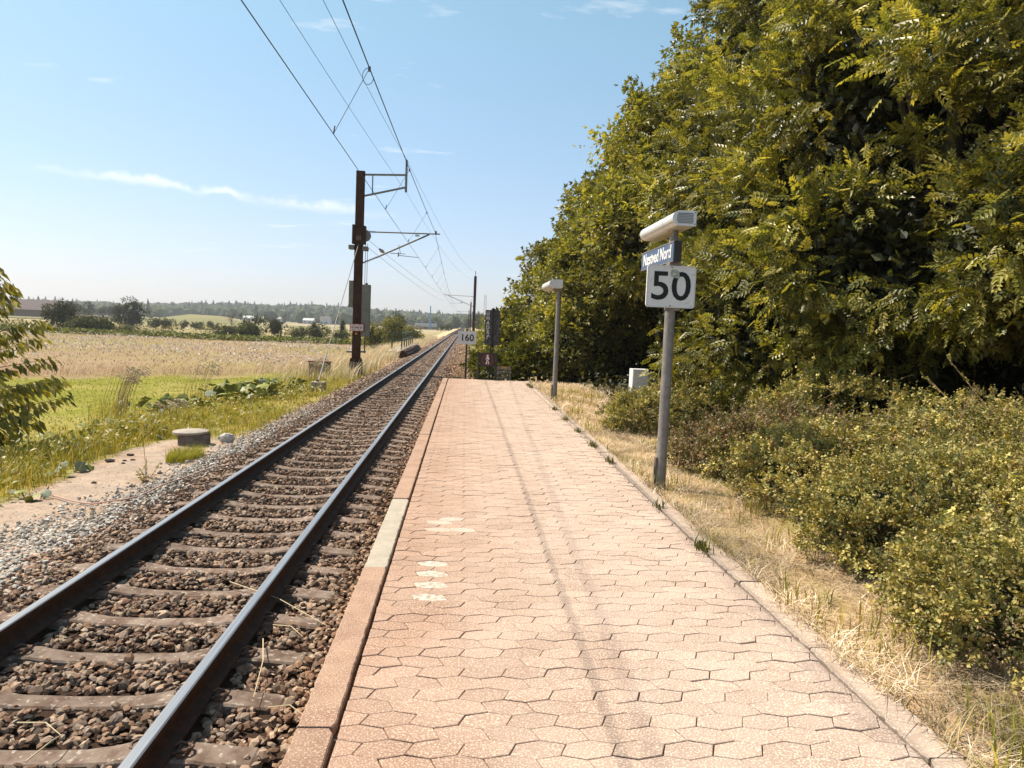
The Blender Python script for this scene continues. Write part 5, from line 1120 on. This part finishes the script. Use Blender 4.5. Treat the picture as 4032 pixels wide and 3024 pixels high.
far_bush(287, 469, 1249, 1314, 'low wide willow bush between the two dark trees', OLV, 50)
far_bush(462, 540, 1283, 1317, 'small grey-green bush right of the low willow', [(.12, .125, .06), (.15, .15, .075)], 22)
far_bush(574, 640, 1246, 1285, 'small yellowish bush right of the lone oval tree')
far_bush(630, 700, 1250, 1287, 'small round bush at the foot of the mound')
for q in (((700, 744, 1254, 1289), 'leftmost of three bushes below the grassy mound'), ((747, 807, 1262, 1291), 'middle one of three bushes below the grassy mound'), ((818, 862, 1264, 1294), 'rightmost of three bushes below the grassy mound')): far_bush(*q[0], q[1], n=20)
far_bush(846, 935, 1276, 1329, 'low olive bush left of the tallest meadow bush', n=28)
far_bush(935, 1064, 1236, 1332, 'tallest bush on the far edge of the meadow', n=50)
far_bush(1064, 1146, 1253, 1335, 'dark domed bush right of the tallest meadow bush', DKF+OLV, 36)
far_bush(1152, 1226, 1284, 1338, 'low light bush left of the guy wire', n=28)
far_bush(1210, 1303, 1265, 1342, 'domed bush seen behind the guy wire', n=40)
far_bush(1310, 1392, 1303, 1345, 'low bush left of the brown mast', n=24)
far_bush(1336, 1362, 1250, 1330, 'slim sapling left of the brown mast', n=10, lobes=1, name='tree', cat='tree')
WIL = [(.20, .19, .045), (.26, .23, .05), (.14, .14, .04), (.30, .25, .06)]
far_bush(1415, 1530, 1262, 1376, 'yellow-green willow bush right of the brown mast', WIL, 60, Y=84, fine=2.4)
far_bush(1500, 1600, 1246, 1366, 'tall yellow-green willow bush left of the green railing', WIL, 60, Y=90, fine=2.4)
far_bush(1570, 1662, 1280, 1356, 'yellow-green willow bush behind the green railing', WIL, 50, Y=104, fine=2.0)
far_bush(1510, 1602, 1222, 1310, 'dark ragged tree rising behind the willow bushes', DKF, 44, 'tree', 'tree', Y=150)
far_bush(1444, 1508, 1357, 1408, 'small fresh green shrub at the foot of the willow bush', [(.12, .15, .035), (.15, .17, .04)], 24, Y=68)
for i, (u0, u1, vt, vb, lb) in enumerate(((268, 330, 1186, 1234, 'left one of the pair of trees beyond the road bridge'), (318, 380, 1178, 1234, 'right one of the pair of trees beyond the road bridge'), (380, 425, 1196, 1234, 'small far tree above the road bridge'), (418, 462, 1192, 1234, 'far tree touching the lone oval tree'))): far_bush(u0, u1, vt, vb, lb, DKF, 26, 'tree', 'tree', Y=380, group='far trees')
for i, (u0, u1, vt, vb, Y_, lb) in enumerate(((1595, 1650, 1240, 1290, 640, 'far round tree left of the white building'), (1650, 1700, 1248, 1290, 620, 'far tree behind the white building roof'), (1698, 1748, 1240, 1290, 600, 'far dark tree right of the blue pole'), (1775, 1828, 1236, 1292, 560, 'tall far tree left of the vanishing track'), (1822, 1852, 1244, 1292, 540, 'far tree at the end of the track'), (1868, 1905, 1226, 1296, 420, 'pale far tree right of the masts'), (1895, 1945, 1236, 1300, 380, 'far tree left of the graffiti signboard'))): far_bush(u0, u1, vt, vb, lb, OLV, 34, 'tree', 'tree', Y=Y_, group='far trees')
far_bush(1718, 1752, 1276, 1303, 'left round bush beside the far track', OLV, 24, Y=330); far_bush(1745, 1782, 1268, 1302, 'right round bush beside the far track', OLV, 24, Y=360)
ns = 620; xs_ = rng.uniform(-110, -16, ns); ys_ = rng.uniform(113, 215, ns)-.2*(xs_+35); kk = rng.random(ns) < sstep(.40, .58, fbm(xs_, ys_, 24, 77)); xs_, ys_ = xs_[kk], ys_[kk]; ns = len(xs_)
ci = np.repeat(np.arange(ns), 45); sz = rng.uniform(.5, 1.7, ns)[ci]; Ps = np.stack([xs_[ci], ys_[ci], gz(xs_[ci], ys_[ci])], -1)+norm(rng.normal(size=(len(ci), 3)))*np.array([1.5, 1.3, .8])*(sz*rng.random(len(ci))**.4)[:, None]+np.stack([0*sz, 0*sz, sz*.35], -1); Ps[:, 2] = np.maximum(Ps[:, 2], gz(Ps[:, 0], Ps[:, 1])+.05)
o = np_obj('far_scrub', instances(T_ONE, Ps, frames(rand_dirs(len(ci)), norm(rng.normal(0, .6, (len(ci), 3))+np.array([-.3, -.2, 1.]))), sz*rng.uniform(.2, .42, len(ci))), inst_faces(F_ONE, len(ci), 4), M_leaff, col=np.repeat(pal([(.12, .115, .035), (.16, .14, .04), (.08, .085, .028), (.20, .165, .05)], len(ci))*rng.uniform(.7, 1.25, ns)[ci][:, None], 4, 0)); tag(o, 'low olive scrub between the bushes beyond the meadow', kind='stuff')
# bare tree
BT = empty('bare_tree', (-68.7, 224, float(gz(-68.7, 224))), 'bare leafless little tree among the bushes beyond the meadow', 'tree'); st = MB(); st.tube([(0, 0, 0), (0, 0, 2.2), (.2, 0, 4.6)], [.13, .1, .03], 6)
for i in range(16):
    z0 = rng.uniform(1.2, 3.8); a_ = rng.uniform(0, 2*pi); l_ = rng.uniform(.8, 2.0); e_ = np.array([cos(a_)*l_, sin(a_)*l_*.5, z0+l_*.7]); st.tube([(0, 0, z0), e_*.5+np.array([0, 0, z0*.5]), e_], [.05, .035, .012], 5)
    for j in range(3): st.tube([e_*.6+np.array([0, 0, z0*.4]), e_+rng.normal(0, .5, 3)+np.array([0, 0, .3])], [.025, .01], 4)
st.build('trunk', M_bark, BT)
# white and brick building
WB = empty('workshop_building', (-27.4, 520, -2.4), 'white and brick workshop with barrel-vaulted roof lights beside the blue pole', 'building')
MB().box(-7.4, 7.4, 0, 14, -.4, 2.2).build('brick_base', M_brick, WB); MB().box(-7.45, 7.45, -.05, 14.05, 2.2, 4.6).build('upper_wall', M_render, WB)
MB().box(-7.6, 7.6, -.2, 14.2, 4.6, 4.85).build('roof', M_roofd, WB)
for cx in (-4.2, 0.6, 5.0):
    v_ = MB(); v_.prism([(cx+1.7*cos(a), 4.85+1.15*sin(a)) for a in np.linspace(0, pi, 12)], 1, -.1, 14); ob = v_.build('roof_vault', M_galv, WB)
    MB().prism([(cx+1.4*cos(a), 4.9+.85*sin(a)) for a in np.linspace(0, pi, 12)], 1, -.16, -.11).build('vault_window', M_glass, ob)
for x0, x1, z0, z1 in ((-1.2, 1.2, .1, 1.9), (4.4, 5.2, .1, 1.9), (5.6, 6.4, .1, 1.9), (-6.5, -3.6, 2.6, 3.0)):
    w_ = MB().box(x0, x1, -.14, -.06, z0, z1).build('window', M_render, WB); MB().box(x0+.12, x1-.12, -.18, -.145, z0+.12, z1-.12).build('pane', M_glass, w_)
o = MB().tube([(-23.6, 512, -2.4), (-24.0, 512, 14.0)], [.42, .36], 12).build('blue_pole', M_bluep); tag(o, 'tall blue pole in front of the white workshop', 'pole')
o = MB().tube([(-291.6, 500, -2.6), (-291.6, 500, 16.5)], [.5, .4], 10).build('blue_pole', M_bluep); tag(o, 'distant blue pole rising behind the left branch', 'pole')
SHD = empty('long_shed', (-40, 600, -2.4), 'long low dark-roofed shed left of the white workshop', 'building'); MB().box(-8, 6, 0, 10, -.3, 2.6).build('wall', M_render, SHD); MB().prism([(-8.5, 2.6), (6.5, 2.6), (6.0, 5.0), (-8.0, 5.0)], 1, -.3, 10.3).build('roof', M_roofd, SHD)
for i, (u, v, w_, h_, Y_, rc, lb) in enumerate(((975, 1256, 9, 3.0, 640, M_render, 'white far house left of the tallest meadow bush'), (1065, 1257, 17, 3.0, 660, M_galv, 'long pale far roof above the tallest meadow bush'), (1213, 1266, 9, 3.0, 660, M_render, 'white far house above the light bush'), (1280, 1268, 9, 5.2, 680, M_roofd, 'dark-roofed far house left of the guy wire'), (1328, 1266, 9, 5.4, 700, M_brick, 'red-roofed far house left of the brown mast'))):
    p = ground_at(u, v, -2.4); d = ray(u, v); p = d*(Y_/d[1]); R = empty('house', (p[0], Y_, -2.6), lb, 'house', 'far houses')
    MB().box(-w_/2, w_/2, 0, 8, -.5, h_).build('wall', M_render, R); MB().prism([(-.4, h_), (8.4, h_), (4, h_+2.0)], 0, -w_/2-.3, w_/2+.3).build('roof', rc, R)
    for k in range(int(w_//4)): w2 = MB().box(-w_/2+1+k*4, -w_/2+2.4+k*4, -.1, -.02, 1.0, 2.2).build('window', M_glass, R)
# road bridge and the long brown barrier at the left
BR = empty('road_bridge', (-143, 300, -1.6), 'low concrete road bridge with guard rails between the two dark trees', 'bridge')
MB().box(-14, 14, 0, 9, .35, 1.05).build('deck', M_conc, BR)
for X in (-6.5, 5.0): MB().box(X-.6, X+.6, 1, 8, -1.5, .35).build('pier', M_conc_dark, BR)
for zz in (1.45, 1.8): MB().box(-14, 14, 0, .12, zz, zz+.14).build('guard_rail', M_galv, BR)
for k in range(10): MB().box(-13.5+k*3-.06, -13.5+k*3+.06, -.02, .1, 1.05, 1.9).build('rail_post', M_galv, BR)
NB = empty('long_barn', (-176, 300, -1.5), 'long brown-roofed building far behind the left branch', 'building')
MB().box(-22, 18, 0, 14, -.5, 2.2).build('wall', M_conc_dark, NB); MB().prism([(-.8, 2.2), (14.8, 2.2), (9, 6.2), (5, 6.2)], 0, -22.5, 18.5).build('roof', M_roofd, NB)
# lattice mast behind the signboard
PY = empty('lattice_mast', (7.8, 300, -.8), 'thin pale lattice mast above the graffiti signboard', 'mast'); pm_ = MB()
for sx in (-.45, .45): pm_.bar((sx*1.4, 0, 0), (sx*.7, 0, 15.2), .1)
for k in range(10): pm_.bar((-.6+.02*k, 0, k*1.5), (.55-.02*k, 0, k*1.5+1.5), .06); pm_.bar((.6-.02*k, 0, k*1.5), (-.55+.02*k, 0, k*1.5+1.5), .06)
pm_.build('frame', M_galv, PY)
# ------------------------------------------------------------------ wooded ridge: one mass of far trees
nt = 5200; bb = rng.uniform(-.85, .22, nt); yy = 640+rng.random(nt)**.8*860; xx = bb*yy
ridge = hillz(xx, yy)+gz(xx, yy); keep = (yy > 800) | (rng.random(nt) < .16)
keep &= ~((np.abs(bb+.053) < .03) & (yy < 760))
xx, yy, ridge = xx[keep], yy[keep], ridge[keep]; nt = len(xx); Tm, Fi = stone_templates(10, True)
Vs, Fs, Cs, b = [], [], [], 0
hh = rng.uniform(3.6, 7.0, nt); ww = hh*rng.uniform(.75, 1.15, nt); con = (fbm(xx, yy, 130, 55) > .62) & (rng.random(nt) < .35)
hh = np.where(con, hh*1.45, hh); ww = np.where(con, ww*.5, ww)
for k in range(10):
    i = np.where(rng.integers(0, 10, nt) == k)[0] if False else np.arange(k, nt, 10); n = len(i); W = Tm[k]/np.abs(Tm[k]).max(0)
    ya = rng.uniform(0, 2*pi, n); Fr = frames(np.stack([np.cos(ya), np.sin(ya), np.zeros(n)], -1), np.tile([0, 0, 1.], (n, 1)))
    V = instances(W, np.stack([xx[i], yy[i], ridge[i]+hh[i]*.8], -1), Fr, np.stack([ww[i], ww[i], hh[i]], -1)); V = V.reshape(n, -1, 3)
    cone = con[i][:, None]; zr = (V[:, :, 2]-ridge[i][:, None])/(hh[i][:, None]*1.8); f_ = np.where(cone, np.clip(1.25-zr, .05, 1), 1)
    V[:, :, 0] = xx[i][:, None]+(V[:, :, 0]-xx[i][:, None])*f_; V[:, :, 1] = yy[i][:, None]+(V[:, :, 1]-yy[i][:, None])*f_
    Vs.append(V.reshape(-1, 3)); Fs.append(inst_faces(Fi, n, 12)+b); b += n*12
    cl = pal([(.06, .068, .028), (.075, .08, .03), (.05, .058, .026), (.095, .095, .035)], n); cl = np.where(con[i][:, None], cl*np.array([.6, .7, .8]), cl); Cs.append(np.repeat(cl, 12, 0))
o = np_obj('far_wood', np.concatenate(Vs), np.concatenate(Fs), M_forest, col=np.concatenate(Cs)); tag(o, 'dark bluish woodland along the whole horizon ridge', kind='stuff')
# ------------------------------------------------------------------ summer haze
hz = MB().box(-2700, 2700, -80, 2750, -14, 60).build('haze', M_white); hz.data.materials.clear()
hm = bpy.data.materials.new('summer_haze'); hm.use_nodes = True; hm.node_tree.nodes.clear()
ho = hm.node_tree.nodes.new('ShaderNodeOutputMaterial'); hv = hm.node_tree.nodes.new('ShaderNodeVolumePrincipled')
hv.inputs['Color'].default_value = (.95, .975, 1.0, 1); hv.inputs['Density'].default_value = 0.00026; hv.inputs['Anisotropy'].default_value = 0.45
hm.node_tree.links.new(hv.outputs[0], ho.inputs['Volume']); hz.data.materials.append(hm); tag(hz, 'thin bluish summer haze over the whole valley', kind='stuff')
